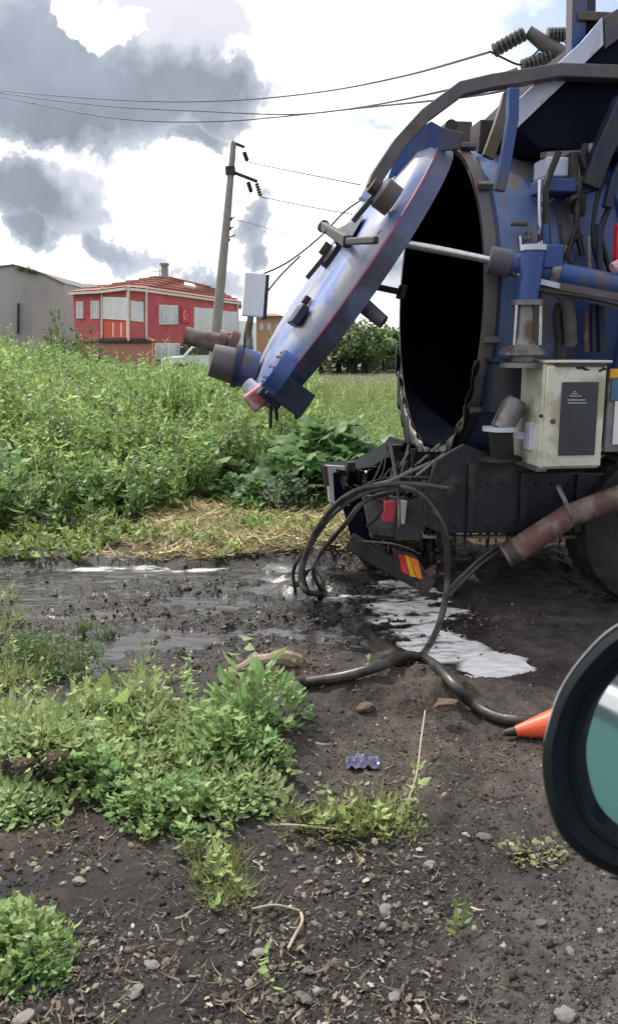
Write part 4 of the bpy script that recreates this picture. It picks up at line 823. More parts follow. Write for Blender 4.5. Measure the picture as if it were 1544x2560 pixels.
wquad(255, 845, 322, 852, HB, HC, -.02, .2, 'balcony_floor', DSTEEL); wquad(322, 846, 362, 853, HC, HD, -.02, .2, 'balcony_floor', DSTEEL)
# round white crescent emblem on a red panel
pe = wallpt(463, 788, HD, HE); e = Vector((HE[0]-HD[0], HE[1]-HD[1], 0)).normalized(); nn = Vector((e.y, -e.x, 0)); nn = nn if nn.y < 0 else -nn
q = MB(); q.box(pe+nn*.04, (1.15, .04, .85), Matrix((e, nn, Vector((0, 0, 1)))).transposed()); fl = q.build('flag_panel', mat('flag_red', (.62, .03, .05), None, 3, .7)); rel(fl, house)
q = MB()
for k in range(20):
    a0 = math.radians(40+280*k/20); a1 = math.radians(40+280*(k+1)/20)
    def cp(a, s): 
        if s: c = (math.cos(a)*.27-.1, math.sin(a)*.27)
        else: c = (math.cos(a)*.20-.04, math.sin(a)*.21)
        return pe+nn*.066+e*c[0]+Vector((0, 0, c[1]))
    q.poly([cp(a0, 1), cp(a1, 1), cp(a1, 0), cp(a0, 0)])
PINK = mat('faded_emblem_paint', (.58, .36, .36), None, 5, .6)
o_ = q.build('crescent', PINK); o_.parent = fl
q = MB(); q.poly([pe+nn*.066+e*(.22+math.cos(k*math.pi/5)*(.11 if k % 2 == 0 else .045))+Vector((0, 0, math.sin(k*math.pi/5)*(.11 if k % 2 == 0 else .045))) for k in range(10)]); o_ = q.build('star', PINK); o_.parent = fl
# ground-floor windows and door
window(388, 858, 447, 898, (HD[0]+.0, HD[1]-1.0), (HE[0], HE[1]-1.0), (402, 418, 432)); 
wquad(449, 862, 466, 905, (HD[0], HD[1]-.6), (HE[0], HE[1]-.6), 0, .05, 'dark_doorway', BLUED)
# garden wall, white gate, parked cars
GA, GB = xy(182, 43.0), xy(382, 42.5)
def vwall(A, B, z0, z1, th, name, m, label, cat):
    A = Vector((*A, z0)); B = Vector((*B, z0)); q = MB(); q.bar(A+Vector((0, 0, (z1-z0)/2)), B+Vector((0, 0, (z1-z0)/2)), th, z1-z0); return tag(q.build(name, m), label, cat)
BR = mat('pinkish_garden_wall', (.42, .16, .13), (.50, .22, .18), 1.2, .85, 0, .01, 8)
g1 = vwall(GA, GB, 0, P(280, 858, 43).z, .25, 'garden_wall', BR, 'pinkish-red garden wall with a dark coping in front of the red house', 'wall')
A = Vector((*GA, P(280, 858, 43).z)); B = Vector((*GB, P(280, 858, 43).z)); q = MB(); q.bar(A+Vector((0, 0, .06)), B+Vector((0, 0, .06)), .38, .12); q.build('coping', DSTEEL, g1)
q = MB(); p_ = P(548, 885, 50); q.box((p_.x, 50.5, 1.0), (3.2, .3, 2.6)); tag(q.build('white_wall', WHITE), 'white plastered garage wall right of the red house entrance', 'wall')
def car_far(px, py, Y, L, m, label, ang=0, group=None):
    p = P(px, py, Y); c = thing('parked_car', (p.x, Y, p.z-.7), label, 'car', group, ang); z0 = 0
    prof = [(-.5, .25), (-.5, .75), (-.42, .85), (-.25, .9), (-.14, 1.38), (.18, 1.42), (.32, .95), (.48, .82), (.5, .3)]
    q = MB(); q.prism([(x*L, -.8, z+z0) for x, z in prof], (0, 1.6, 0)); q.build('body', m, c, bevel=.06)
    q = MB(); q.prism([(x*L, -.815, z) for x, z in ((-.20, .95), (-.125, 1.3), (.16, 1.33), (.26, .97))], (0, 1.63, 0)); q.build('windows', BOXD, c)
    for x in (-.3, .3):
        q = MB(); q.rev((x*L, -.82, .3), (0, 1, 0), [(.001, 0), (.3, 0), (.3, .2), (.001, .2)], 16); q.build('wheel', RUBBER, c)
    return c
car_far(512, 900, 43, 4.2, WHITE, 'white car parked beside the red house, half hidden by weeds', .1)
car_far(935, 922, 70, 4.3, BOXD, 'dark parked car seen through the gap left of the tank mouth', 0)
car_far(985, 926, 66, 4.3, DSTEEL, 'black parked car right against the edge of the tank mouth', .2)
# far small buildings
def block(px0, px1, py0, py1, Y, m, name, label, roofm=None, d=8):
    a = P(px0, py0, Y); b2 = P(px1, py1, Y); c = thing(name, ((a.x+b2.x)/2, Y+d/2, 0), label, 'building'); w = b2.x-a.x
    q = MB(); q.box((0, 0, a.z/2), (w, d, a.z)); q.build('wall', m, c)
    if roofm: q = MB(); h = w*.16; q.v = [(-w*.55, -d*.55, a.z), (w*.55, -d*.55, a.z), (w*.55, d*.55, a.z), (-w*.55, d*.55, a.z), (-w*.2, 0, a.z+h), (w*.2, 0, a.z+h)]; q.f = [(0, 1, 5, 4), (1, 2, 5), (2, 3, 4, 5), (3, 0, 4), (0, 1, 2, 3)]; q.build('roof', roofm, c)
    for i in range(3):
        q = MB(); q.box((-w*.3+i*w*.3, -d/2-.02, a.z*.78), (w*.14, .06, a.z*.14)); q.build('window', GLAS, c)
    return c
block(640, 705, 790, 870, 85, mat('tan_render', (.45, .24, .15), (.52, .30, .2), .5, .8), 'brown_house', 'small tan house with a brown roof just behind the bottom of the tank door', TILE)
block(852, 888, 802, 830, 170, mat('dull_red_render', (.5, .12, .12), None, .5, .8), 'red_building', 'far red block with a white band above the treetops behind the door lever', None, 10)
block(900, 985, 826, 850, 190, WHITE, 'white_hall', 'long low white hall roof showing above the far trees', WHITE, 12)
block(975, 1010, 852, 880, 110, mat('tan_render_two', (.5, .36, .28), None, .5, .8), 'small_house', 'small beige house touching the edge of the tank mouth', TILE)
# ------------------------------------------------------------------ poles and wires
def insul(q, a, b2, n=6, r=.07):
    a = Vector(a); b2 = Vector(b2)
    for k in range(n):
        c = a.lerp(b2, (k+.5)/n); q.rev(c, b2-a, [(.01, -.03), (r, -.02), (r, .02), (.01, .035)], 10)
Yp = 24
pole = thing('utility_pole', (P(545, 870, Yp).x, Yp, 0), 'leaning concrete power pole with two cross arms between the house and the tanker', 'utility pole')
def pb(px, py, dy=0): return P(px, py, Yp+dy)
q = MB(); q.tube([pb(533, 930), pb(540, 830), pb(566, 560), pb(577, 435), pb(584, 356)], [.15, .14, .11, .09, .075], 12); rel(q.build('pole_shaft', WOOD), pole)
q = MB(); q.bar(pb(580, 356), pb(611, 368), .07, .07); rel(q.build('cross_arm', DSTEEL), pole)
q = MB(); q.bar(pb(576, 428), pb(643, 454), .08, .08); rel(q.build('cross_arm', DSTEEL), pole)
q = MB(); q.box(pb(576, 427), (.25, .25, .2)); rel(q.build('clamp', DSTEEL), pole)
for a, b2 in (((610, 380), (618, 402)), ((620, 455), (628, 480)), ((641, 458), (651, 490))):
    q = MB(); insul(q, pb(*a), pb(*b2), 5, .06); rel(q.build('insulator', RUBBER), pole)
for y, dx in ((546, 22), (570, 22), (598, 28)):
    x = 577-(y-430)*.105; q = MB(); q.bar(pb(x, y), pb(x+dx, y+(-2 if y < 590 else -10)), .03, .03); insul(q, pb(x+8, y-2), pb(x+14, y+4), 2, .05); rel(q.build('bracket', DSTEEL), pole)
WM = mat('dark_wire', (.03, .03, .035), None, 5, .6)
def wire(pts, label, r=.012):
    q = MB(); q.tube(spline(pts, 10), r, 5); tag(q.build('power_line', WM), label, 'wire')
wire([pb(618, 404), P(680, 418, 22), P(740, 430, 20), P(900, 462, 16)], 'thin line running right from the top insulator of the leaning pole')
wire([pb(651, 492), P(720, 506, 22), P(790, 520, 21), P(880, 536, 19)], 'thin line running right from the lower cross arm of the leaning pole')
wire([pb(571, 546), P(640, 562, 22), P(720, 588, 20)], 'faint thin line running right from the middle of the leaning pole', .008)
wire([pb(628, 482), P(600, 500, 26), P(560, 530, 30)], 'short jumper wire slanting left from the inner insulator of the leaning pole', .008)
Y2 = 16
p2_ = thing('power_mast', (P(1470, 300, Y2).x, Y2, 0), 'power mast behind the tanker, its arm and insulator strings sticking out above the lifting arm', 'utility pole')
def m2(px, py, dy=0): return P(px, py, Y2+dy)
q = MB(); q.tube([(m2(1500, 200).x, Y2+.3, 0), m2(1440, 120, .3)], [.2, .13], 14); rel(q.build('pole_shaft', WOOD), p2_)
q = MB(); q.tube([m2(1318, 78), m2(1360, 110), m2(1408, 140), m2(1470, 160, .3)], [.10, .13, .14, .14], 12); rel(q.build('cross_arm', ARM), p2_)
for a, b2, n_ in (((1310, 84), (1232, 128), 7), ((1365, 88), (1420, 86), 6), ((1302, 168), (1375, 140), 7)):
    q = MB(); insul(q, m2(*a), m2(*b2), n_, .12); q.tube([m2(*a), m2(*b2)], .02, 6); rel(q.build('insulator_string', mat('green_grey_insulator', (.05, .06, .05), (.09, .10, .08), 9, .4)), p2_)
q = MB(); q.tube(spline([m2(1222, 128), m2(1250, 142), m2(1300, 162), m2(1330, 140), m2(1365, 105)], 6), .018, 6); rel(q.build('jumper_cable', WM), p2_)
wire([m2(1222, 130), P(1000, 192, 22), P(800, 230, 28), P(600, 250, 34), P(400, 254, 39), P(200, 244, 44), P(0, 226, 50), P(-200, 200, 56)], 'uppermost long power line sagging across the sky to the mast above the tanker', .022)
wire([m2(1290, 172), P(1130, 222, 19), P(900, 268, 26), P(720, 286, 30), P(500, 278, 36), P(300, 268, 42), P(130, 250, 47), P(0, 232, 50), P(-200, 205, 56)], 'middle long power line sagging across the grey cloud', .022)
wire([m2(1340, 205), P(1180, 240, 18), P(900, 270, 25), P(700, 292, 30), P(560, 303, 34), P(400, 304, 38), P(260, 292, 42), P(120, 266, 47), P(-60, 230, 52), P(-200, 200, 56)], 'lowest long power line sagging across the sky above the leaning pole', .022)
# ------------------------------------------------------------------ vegetation
LEAF = leafmat('green_leaf'); STRAW = leafmat('dry_stalk', .7, .15)
T_DIAM = (np.array([[0, 0, 0], [-.28, .45, .05], [.28, .45, .05], [0, .5, -.02], [0, 1, -.12]]), np.array([[0, 2, 3], [0, 3, 1], [2, 4, 3], [3, 4, 1]]))
T_BLADE = (np.array([[-.5, 0, 0], [.5, 0, 0], [-.38, .4, .06], [.38, .4, .06], [0, 1, -.1]]), np.array([[0, 1, 3], [0, 3, 2], [2, 3, 4]]))
def lobed(k=9):   # round lobed leaf with folded rim
    v = [[0, .0, 0]]; n = k*2
    v.append([0, .5, -.05])
    for i in range(n+1):
        a = -math.pi/2+.35+(2*math.pi-.7)*i/n; r = .5*(1 if i % 2 else .80); v.append([math.cos(a)*r, .5+math.sin(a)*r, .07*math.sin(i*1.9)+.04])
    f = [[1, 2+i, 3+i] for i in range(n)]+[[0, 2, 1], [0, 1, n+2]]
    return np.array(v), np.array(f)
T_LOBE = lobed(6)
T_NARR = (np.array([[0, 0, 0], [-.10, .3, .03], [.10, .3, .03], [-.09, .65, .0], [.09, .65, 0], [0, 1, -.12]]), np.array([[0, 2, 1], [1, 2, 4], [1, 4, 3], [3, 4, 5]]))
def instv(tmpl, pos, az, tilt, size, width, tint, roll=None):
    """leaves: az heading, tilt above horizontal (rad), size length, width factor"""
    v, f = tmpl; n = len(pos); ca, sa = np.cos(az), np.sin(az); ct, s_t = np.cos(tilt), np.sin(tilt)
    d = np.stack([ca*ct, sa*ct, s_t], 1); s = np.stack([-sa, ca, 0*sa], 1)
    if roll is not None:
        up0 = np.cross(s, d); s = s*np.cos(roll)[:, None]+up0*np.sin(roll)[:, None]
    up = np.cross(s, d)
    V = pos[:, None, :]+size[:, None, None]*(v[None, :, 0:1]*width[:, None, None]*s[:, None, :]+v[None, :, 1:2]*d[:, None, :]+v[None, :, 2:3]*up[:, None, :])
    Fc = f[None]+(np.arange(n)*len(v))[:, None, None]
    C = np.repeat(tint[:, None, :], len(v), 1)
    return V.reshape(-1, 3), Fc.reshape(-1, f.shape[1]), C.reshape(-1, 3)
class Acc:
    def __init__(s): s.V = []; s.F = []; s.C = []; s.n = 0
    def add(s, t): V, Fc, C = t; s.V.append(V); s.F.append(Fc+s.n); s.C.append(C); s.n += len(V)
    def build(s, name, m, parent=None): return npmesh(name, np.concatenate(s.V), np.concatenate(s.F), m, np.concatenate(s.C), parent)
U_ = lambda a, b, n: RNG.uniform(a, b, n)
def tones(n, base, var=.3, yel=.2):
    b = np.array(base)[None]; k = np.exp(RNG.normal(0, var, n))[:, None]; y = (RNG.random(n)*yel)[:, None]
    return b*k*(1-y)+np.array([[.26, .27, .07]])*y
def stalks(acc, x, y, h, nl, leaf, base, tmpl=T_NARR, spread=1., width=1., var=.25, lo=.08, stem=True, yel=.25, zoff=0):
    n = len(x); z = ground_h(x, y)+zoff; c = tones(n, base, var, yel)
    lean = RNG.normal(0, .10, (n, 2))
    if stem: 
        ang = np.arctan2(lean[:, 1], lean[:, 0]+1e-6); tl = math.pi/2-np.hypot(lean[:, 0], lean[:, 1])
        acc.add(instv(T_BLADE, np.stack([x, y, z-.02], 1), ang, tl, h, .012*spread+0*h+.006, c*.9))
        acc.add(instv(T_BLADE, np.stack([x, y, z-.02], 1), ang, tl, h, .012*spread+0*h+.006, c*.9, roll=np.full(n, 1.5)))
    f = lo+(1-lo)*RNG.random((n, nl))**.8; az = U_(0, 6.28, (n, nl)); 
    X = x[:, None]+lean[:, :1]*f*h[:, None]; Yy = y[:, None]+lean[:, 1:]*f*h[:, None]; Z = z[:, None]+f*h[:, None]*.97
    sz = leaf*(1.25-.75*f)*np.exp(RNG.normal(0, .25, (n, nl)))
    cc = np.repeat(c[:, None, :], nl, 1)*np.exp(RNG.normal(0, .18, (n, nl)))[..., None]
    acc.add(instv(tmpl, np.stack([X, Yy, Z], -1).reshape(-1, 3), az.ravel(), U_(-.5, 1.0, n*nl), sz.ravel(), width*U_(.7, 1.3, n*nl), cc.reshape(-1, 3), roll=U_(-.5, .5, n*nl)))
def fan(n, px0, px1, Y0, Y1, p=1.0):
    Y = Y0+(Y1-Y0)*RNG.random(n)**p; px = U_(px0, px1, n); return (px-772)/F*Y*1.0, Y
# tall weed field at the left
acc = Acc()
def edge(px): return np.interp(px, [-500, 0, 200, 420, 620, 760, 820], [7.0, 7.3, 7.8, 8.6, 9.8, 10.5, 11.5])
def keep(x, y, lo=0): px, py = gpx(x, y); return y > edge(px)+lo
G1, G2, G3 = (.17, .29, .085), (.11, .21, .07), (.25, .36, .11)
for n, Y0, Y1, h0, h1, nl, lf, base, tm, w in ((1700, 7.0, 11.5, .28, .75, 26, .11, G1, T_NARR, 1.5), (2600, 9, 15, .45, 1.0, 22, .12, G1, T_NARR, 1.4), (1300, 7.4, 14, .3, .95, 20, .15, G2, T_DIAM, 1.0), (420, 8.5, 16, .8, 1.25, 26, .15, G3, T_NARR, 2.0), (260, 7.6, 12, .5, .9, 30, .10, (.30, .36, .16), T_DIAM, 1.2),
                                     (3400, 13, 27, .5, 1.05, 14, .16, G1, T_NARR, 1.7), (700, 8, 20, .6, 1.25, 16, .10, G3, T_NARR, 1.3), (1800, 24, 42, .5, .9, 8, .26, G1, T_DIAM, 1.2)):
    x, y = fan(n, -500, 790, Y0, Y1); k = keep(x, y, RNG.normal(0, .3, n)); x, y = x[k], y[k]
    cl = fbm(x*.55, y*.55, 3, 31); h = U_(h0, h1, len(x))*(1+.9*cl)*np.interp(y, [7, 10], [.75, 1])
    stalks(acc, x, y, h, nl, lf, base, tm, 1, w, .28)
tag(acc.build('tall_weeds', LEAF), kind='stuff')
# lower, paler grass right of the door, and beyond the tanker
acc = Acc()
for n, px0, px1, Y0, Y1, h0, h1, nl, base in ((2200, 700, 1080, 11.5, 30, .20, .45, 7, (.17, .28, .08)), (1500, 1000, 2100, 9.5, 30, .15, .4, 7, (.15, .24, .07)), (700, 690, 1010, 22, 34, .5, .85, 5, (.24, .28, .11))):
    x, y = fan(n, px0, px1, Y0, Y1); stalks(acc, x, y, U_(h0, h1, n), nl, .17, base, T_BLADE, 1, .16, .25, 0)
tag(acc.build('meadow_grass', LEAF), kind='stuff')
# low weeds and grass tufts creeping over the bank edge and straw
acc = Acc(); n = 2600; px = U_(-200, 1010, n); py = U_(1110, 1400, n); pos = np.array([tuple(G(a, b)) for a, b in zip(px, py)]); 
dens = sst(-.12, .3, fbm(pos[:, 0]*1.4, pos[:, 1]*1.4, 3, 44)+np.interp(px, [0, 330, 520, 900], [.34, .12, -.22, -.34])); k = RNG.random(n) < dens
x, y = pos[k, 0], pos[k, 1]; stalks(acc, x, y, U_(.04, .22, len(x)), 9, .08, (.18, .28, .08), T_DIAM, .5, .8, .3, 0, yel=.5)
tag(acc.build('low_weeds', LEAF), kind='stuff')
n = 2600; px = U_(-80, 1150, n); py = U_(1640, 2480, n); pos = np.array([tuple(G(a, b)) for a, b in zip(px, py)])
dens = np.maximum.reduce([ell(px, py, 370, 1890, 370, 190, .3)*.45, ell(px, py, 880, 2060, 190, 40, .5)*.45, ell(px, py, 550, 2180, 70, 90, .5)*.4, ell(px, py, 50, 2400, 120, 80, .5)*.5, ell(px, py, 100, 1640, 220, 60, .6)*.7, .004+0*px])*np.clip(.7+fbm(pos[:, 0]*5, pos[:, 1]*5, 3, 46)*2, 0, 1)
k = RNG.random(n) < dens; x, y = pos[k, 0], pos[k, 1]; acc = Acc()
stalks(acc, x, y, U_(.02, .13, len(x)), 9, .035, (.22, .32, .12), T_NARR, .25, 2.0, .35, 0, yel=.6); stalks(acc, x[::3]+.02, y[::3]+.02, U_(.05, .22, len(x[::3])), 12, .04, (.26, .36, .15), T_DIAM, .25, .9, .3, 0, yel=.5)
tag(acc.build('stray_shoots', LEAF), kind='stuff')
# dry straw cuttings lying on the bank
acc = Acc(); n = 15000; px = U_(240, 1120, n); py = U_(1120, 1395, n); pos = np.array([tuple(G(a, b)) for a, b in zip(px, py)]); 
k = RNG.random(n) < np.interp(px, [240, 520, 1120], [.15, .9, .9]); pos = pos[k]; pos[:, 2] = ground_h(pos[:, 0], pos[:, 1])+U_(.0, .035, len(pos)); n = len(pos)
c = np.array([[.44, .36, .20]])*np.exp(RNG.normal(0, .4, n))[:, None]; g_ = RNG.random(n) < .22; c[g_] = np.array([.16, .20, .06])
acc.add(instv(T_BLADE, pos, U_(0, 6.28, n), U_(-.1, .45, n), U_(.05, .22, n), U_(.06, .12, n), c, roll=U_(-1, 1, n)))
tag(acc.build('straw', STRAW), kind='stuff')
# one plant: a mesh of leaves plus a stem, both children of a plant thing
def plant_mesh(kind, seed):
    global RNG
    old = RNG; RNG = np.random.default_rng(seed); a = Acc(); s = Acc()
    z0 = np.zeros(1)
    def leaves(n, R, H, sz, base, tm, w=1., tilt=(-.3, .6), var=.22, yel=.3, pw=.6):
        th = U_(0, 6.28, n); r = R*RNG.random(n)**pw; z = H*(1-(r/R)**1.6*.75)*U_(.25, 1, n)
        pos = np.stack([np.cos(th)*r, np.sin(th)*r, z], 1)
        a.add(instv(tm, pos, th+RNG.normal(0, .6, n), U_(*tilt, n), sz*np.exp(RNG.normal(0, .25, n)), w*U_(.8, 1.2, n), tones(n, base, var, yel), roll=RNG.normal(0, .35, n)))
        m = max(6, n//5); th = U_(0, 6.28, m); rr_ = R*.9*RNG.random(m)
        s.add(instv(T_BLADE, np.zeros((m, 3)), th, np.arctan2(H*.7+0*th, rr_), np.hypot(rr_, H*.8), .02+0*th, tones(m, (.16, .20, .08), .2, .3)))
    if kind == 'mallow': leaves(110, .20, .13, .045, (.27, .40, .18), T_LOBE); leaves(90, .20, .15, .05, (.30, .41, .19), T_NARR, 1.8, (-.2, .9))
    elif kind == 'lush': leaves(130, .22, .20, .042, (.18, .33, .13), T_LOBE, tilt=(-.4, .9)); leaves(110, .22, .22, .06, (.21, .36, .14), T_NARR, 1.8, (-.2, 1.2)); leaves(60, .18, .3, .055, (.28, .39, .17), T_DIAM)
    elif kind == 'rank': leaves(130, .2, .17, .05, (.34, .44, .21), T_NARR, 2.0, (-.2, 1.1)); leaves(70, .18, .13, .04, (.31, .43, .19), T_DIAM); leaves(50, .12, .33, .05, (.25, .33, .15), T_NARR, 1.5, (.3, 1.3))
    elif kind == 'broad':
        leaves(8, .06, .10, .19, (.22, .31, .09), T_DIAM, .8, (.2, .8), .15, .4); leaves(40, .16, .10, .05, (.13, .22, .06), T_LOBE)
    elif kind == 'tuft': leaves(70, .12, .04, .13, (.17, .22, .09), T_BLADE, .05, (.1, 1.2), .35, .8); leaves(50, .12, .06, .035, (.20, .26, .10), T_DIAM, 1, (-.2, .8), .3, .6)
    elif kind == 'sparse': leaves(90, .18, .06, .045, (.17, .21, .07), T_NARR, 1.4, (-.1, .9), .3, .7)
    elif kind == 'big': leaves(170, .42, .55, .15, (.085, .19, .06), T_LOBE, 1, (-.5, .6), .2, .1); leaves(60, .35, .5, .13, (.11, .24, .075), T_DIAM)
    elif kind == 'bush': leaves(420, .6, .9, .10, (.055, .12, .035), T_DIAM, 1.1, (-.5, .8), .3, .15)
    elif kind == 'greyweed': leaves(160, .30, .5, .09, (.15, .20, .13), T_NARR, 1.6, (-.2, 1.3), .3, .1); leaves(60, .3, .5, .03, (.5, .55, .4), T_DIAM, 1, (-.2, 1.3), .3, 0)
    elif kind == 'pale': leaves(45, .10, .02, .028, (.27, .28, .16), T_LOBE, .8, (-.2, .9), .35, .2)
    RNG = old
    fm = a.build('leaves', LEAF); sm_ = s.build('stems', LEAF); md = (fm.data, sm_.data)
    for o in (fm, sm_): bpy.data.objects.remove(o)
    return md
PM = {k: [plant_mesh(k, i*31+len(k)) for i in range(2)] for k in ('mallow', 'lush', 'rank', 'broad', 'tuft', 'sparse', 'big', 'bush', 'greyweed', 'pale')}
pr = random.Random(5)
def plant(kind, px, py, s, label, group=None, name='weed_plant', cat='plant', Y=None, sz=1):
    if Y is None: p = gp(px, py, -.01)
    else: x = (px-772)/F*Y; p = Vector((x, Y, gh(x, Y)))
    t = thing(name, p, label, cat, group, pr.uniform(0, 6.28)); t.scale = (s, s, s*sz); me = pr.choice(PM[kind])
    for nm_, m_ in zip(('leaves', 'stems'), me):
        o = bpy.data.objects.new(nm_, m_); col.objects.link(o); o.parent = t
    return t
ORD = 'first second third fourth fifth sixth seventh eighth ninth tenth eleventh twelfth thirteenth fourteenth fifteenth sixteenth seventeenth eighteenth nineteenth twentieth'.split()
ORDN = ORD
LOOK = {'mallow': 'round-leaved', 'lush': 'dark leafy', 'rank': 'pale pointed-leaved', 'tuft': 'thin bladed', 'sparse': 'narrow-leaved'}
def series(items, fmt):
    srt = sorted(items, key=lambda it: it[0]); return {id(it): fmt.format(ORD[i] if i else 'leftmost', '' if i == 0 else ' from the left') for i, it in enumerate(srt)}
# big weed bed in the left foreground
bed = []
for row, (py, x0, x1, st) in enumerate(((1785, 190, 665, 76), (1818, 60, 665, 76), (1858, 210, 660, 74), (1900, 230, 655, 72), (1945, 250, 635, 74), (1990, 290, 630, 78), (2025, 370, 610, 84))):
    x = x0+(row % 2)*20
    while x < x1:
        kind = 'lush' if x > 540 and row < 5 else pr.choice(['mallow', 'mallow', 'rank', 'lush'] if py > 1850 else ['rank', 'mallow', 'rank', 'lush'])
        bed.append((kind, x+pr.uniform(-14, 14), py+pr.uniform(-12, 12), pr.uniform(.38, .80)*(.62 if row == 0 else .8 if row == 1 else 1))); x += st*pr.uniform(.8, 1.2)
ROWN = ['back', 'second', 'third', 'fourth', 'fifth', 'sixth', 'front']; RY = [1745, 1790, 1845, 1895, 1945, 1995, 2035]
for ri in range(7):
    rw = sorted([b_ for b_ in bed if min(range(7), key=lambda q_: abs(RY[q_]-b_[2])) == ri], key=lambda b_: b_[1])
    for i, (k_, x, y, s) in enumerate(rw): plant(k_, x, y, s*.92, '%s weed, %s in the %s row of the foreground bed' % (LOOK[k_], 'leftmost' if i == 0 else ORD[i]+' from the left', ROWN[ri]), 'leafy weeds of the foreground bed')
plant('broad', 260, 1790, 1.1, 'young plant with large pale broad leaves spreading at the back of the weed bed', name='broadleaf_plant')
plant('rank', 365, 1775, .7, 'tallest pale green weed rising at the back of the foreground bed', sz=1.5)
plant('lush', 640, 1800, .95, 'dark green leafy weed at the right edge of the foreground bed', sz=1.35)
for i_, (x, y, s) in enumerate(sorted(((20, 1870, .8), (60, 1850, .75), (110, 1880, .7), (150, 1850, .6), (10, 1820, .7)))): plant('rank', x, y, s, 'yellow-green weed at the left edge above the brown soil, '+('leftmost' if i_ == 0 else ORD[i_]+' from left'), 'weeds at the left edge above the brown soil')
for i_, (x, y, s) in enumerate(sorted(((20, 2030, .6), (60, 2010, .6), (100, 2025, .5), (15, 1990, .5)))): plant('mallow', x, y, s, 'pale weed growing low on the brown soil at the left edge, '+('leftmost' if i_ == 0 else ORD[i_]+' from left'), 'low weeds on the brown soil')
for i_, (x, y, s) in enumerate(sorted(((10, 2340, .5), (55, 2370, .55), (100, 2400, .45), (30, 2420, .5), (85, 2440, .42), (0, 2390, .5), (125, 2445, .3)))): plant('lush', x, y, s, 'green leafy weed in the clump at the bottom left corner, '+('leftmost' if i_ == 0 else ORD[i_]+' from left'), 'weeds of the bottom left clump')
for i_, (x, y, s) in enumerate(sorted(((500, 2125, .5), (540, 2180, .6), (570, 2220, .6), (600, 2250, .45), (520, 2250, .4), (590, 2140, .35)))): plant('tuft', x, y, s, 'thin yellowish grass tuft trailing down from the weed bed, '+('leftmost' if i_ == 0 else ORD[i_]+' from left'), 'grass tufts below the weed bed', 'grass_tuft')
for i_, (x, y, s) in enumerate(sorted(((760, 2060, .7), (820, 2070, .8), (880, 2065, .8), (930, 2040, .8), (980, 2060, .7), (1030, 2080, .6), (860, 2020, .6), (960, 2010, .6), (900, 2090, .5)))): plant(pr.choice(['sparse', 'tuft']), x, y, s*.9, 'sparse yellow-green weed on the grey soil below the litter, '+('leftmost' if i_ == 0 else ORD[i_]+' from left'), 'sparse weeds right of the bed')
for i_, (x, y, s) in enumerate(sorted(((1300, 2120, .8), (1340, 2130, .8), (1380, 2115, .7), (1360, 2150, .6)))): plant('pale', x, y, s, 'pale yellowish crusty plant on the gravel left of the mirror, '+('leftmost' if i_ == 0 else ORD[i_]+' from left'), 'pale plants near the mirror')
for i_, (x, y, s) in enumerate(sorted(((10, 1700, 1.0), (50, 1710, .9), (100, 1700, .6), (20, 1640, .8), (-30, 1600, 1.0), (20, 1560, .9), (5, 1500, .8)))): plant('tuft', x, y, s*1.0, 'long bladed grass tuft at the left edge beside the mud, '+('leftmost' if i_ == 0 else ORD[i_]+' from left'), 'grass tufts at the left edge of the mud', 'grass_tuft', sz=1.3)
for i_, (x, y, s) in enumerate(sorted(((120, 1680, .9), (190, 1690, .8), (90, 1660, .7), (230, 1640, .4), (60, 1650, .6), (160, 1640, .5), (270, 1600, .35), (210, 1580, .4)))): plant('bush', x, y, s*.33, 'dark green low weed in the hollow left of the mud, '+('leftmost' if i_ == 0 else ORD[i_]+' from left'), 'dark weeds in the hollow')
# dark big-leaved plants under the door
for i, (x, Y, s) in enumerate(sorted(((610, 9.8, .8), (660, 9.6, .85), (540, 10.2, .8), (760, 9.6, .95), (800, 10, 1.1), (850, 9.8, 1.1), (890, 10.4, .9), (720, 9.0, .8), (830, 9.1, .75), (580, 9.0, .7), (640, 8.6, .7), (690, 8.9, .6)))):
    plant('big', x, 0, s*(1.35 if x > 700 else .75), 'dark broad-leaved weed under the hanging tank door, '+('leftmost' if i == 0 else ORD[i]+' from left'), 'broad-leaved weeds under the door', Y=Y)
for i_, (x, Y, s) in enumerate(sorted(((715, 8.6, .8), (750, 8.5, .7), (690, 8.4, .7)))): plant('greyweed', x, 0, s, 'grey-green seeding weed right below the catch block of the door, '+('leftmost' if i_ == 0 else ORD[i_]+' from left'), 'seeding weeds below the door', Y=Y)
for i_, (x, Y, s) in enumerate(sorted(((60, 7.6, .7), (130, 7.5, .6), (10, 7.5, .7)))): plant('greyweed', x, 0, s, 'dusty grey weed at the left edge of the weed field, '+('leftmost' if i_ == 0 else ORD[i_]+' from left'), 'dusty weeds at the left', Y=Y)
# shrubs by the house
plant('bush', 212, 0, 2.7, 'round dark brownish bush against the left corner of the red house', name='bush', cat='bush', Y=40)
plant('bush', 152, 0, 1.0, 'small dark conifer left of the red house', name='conifer', cat='tree', Y=34, sz=3.0)
plant('bush', 138, 0, 1.5, 'low dark shrub just left of the small conifer', name='bush', cat='bush', Y=33)
for x_, s_ in ((76, .55), (96, .7), (110, .5)):
    o_ = plant('bush', x_, 0, s_, 'small tuft of weeds on the top edge of the grey building, %s' % {76: 'leftmost', 96: 'middle and largest', 110: 'rightmost'}[x_], 'tufts on the grey building', 'weed_tuft', Y=59.9); o_.location.z = P(x_, 680+(x_-75)*.25, 60).z+.02
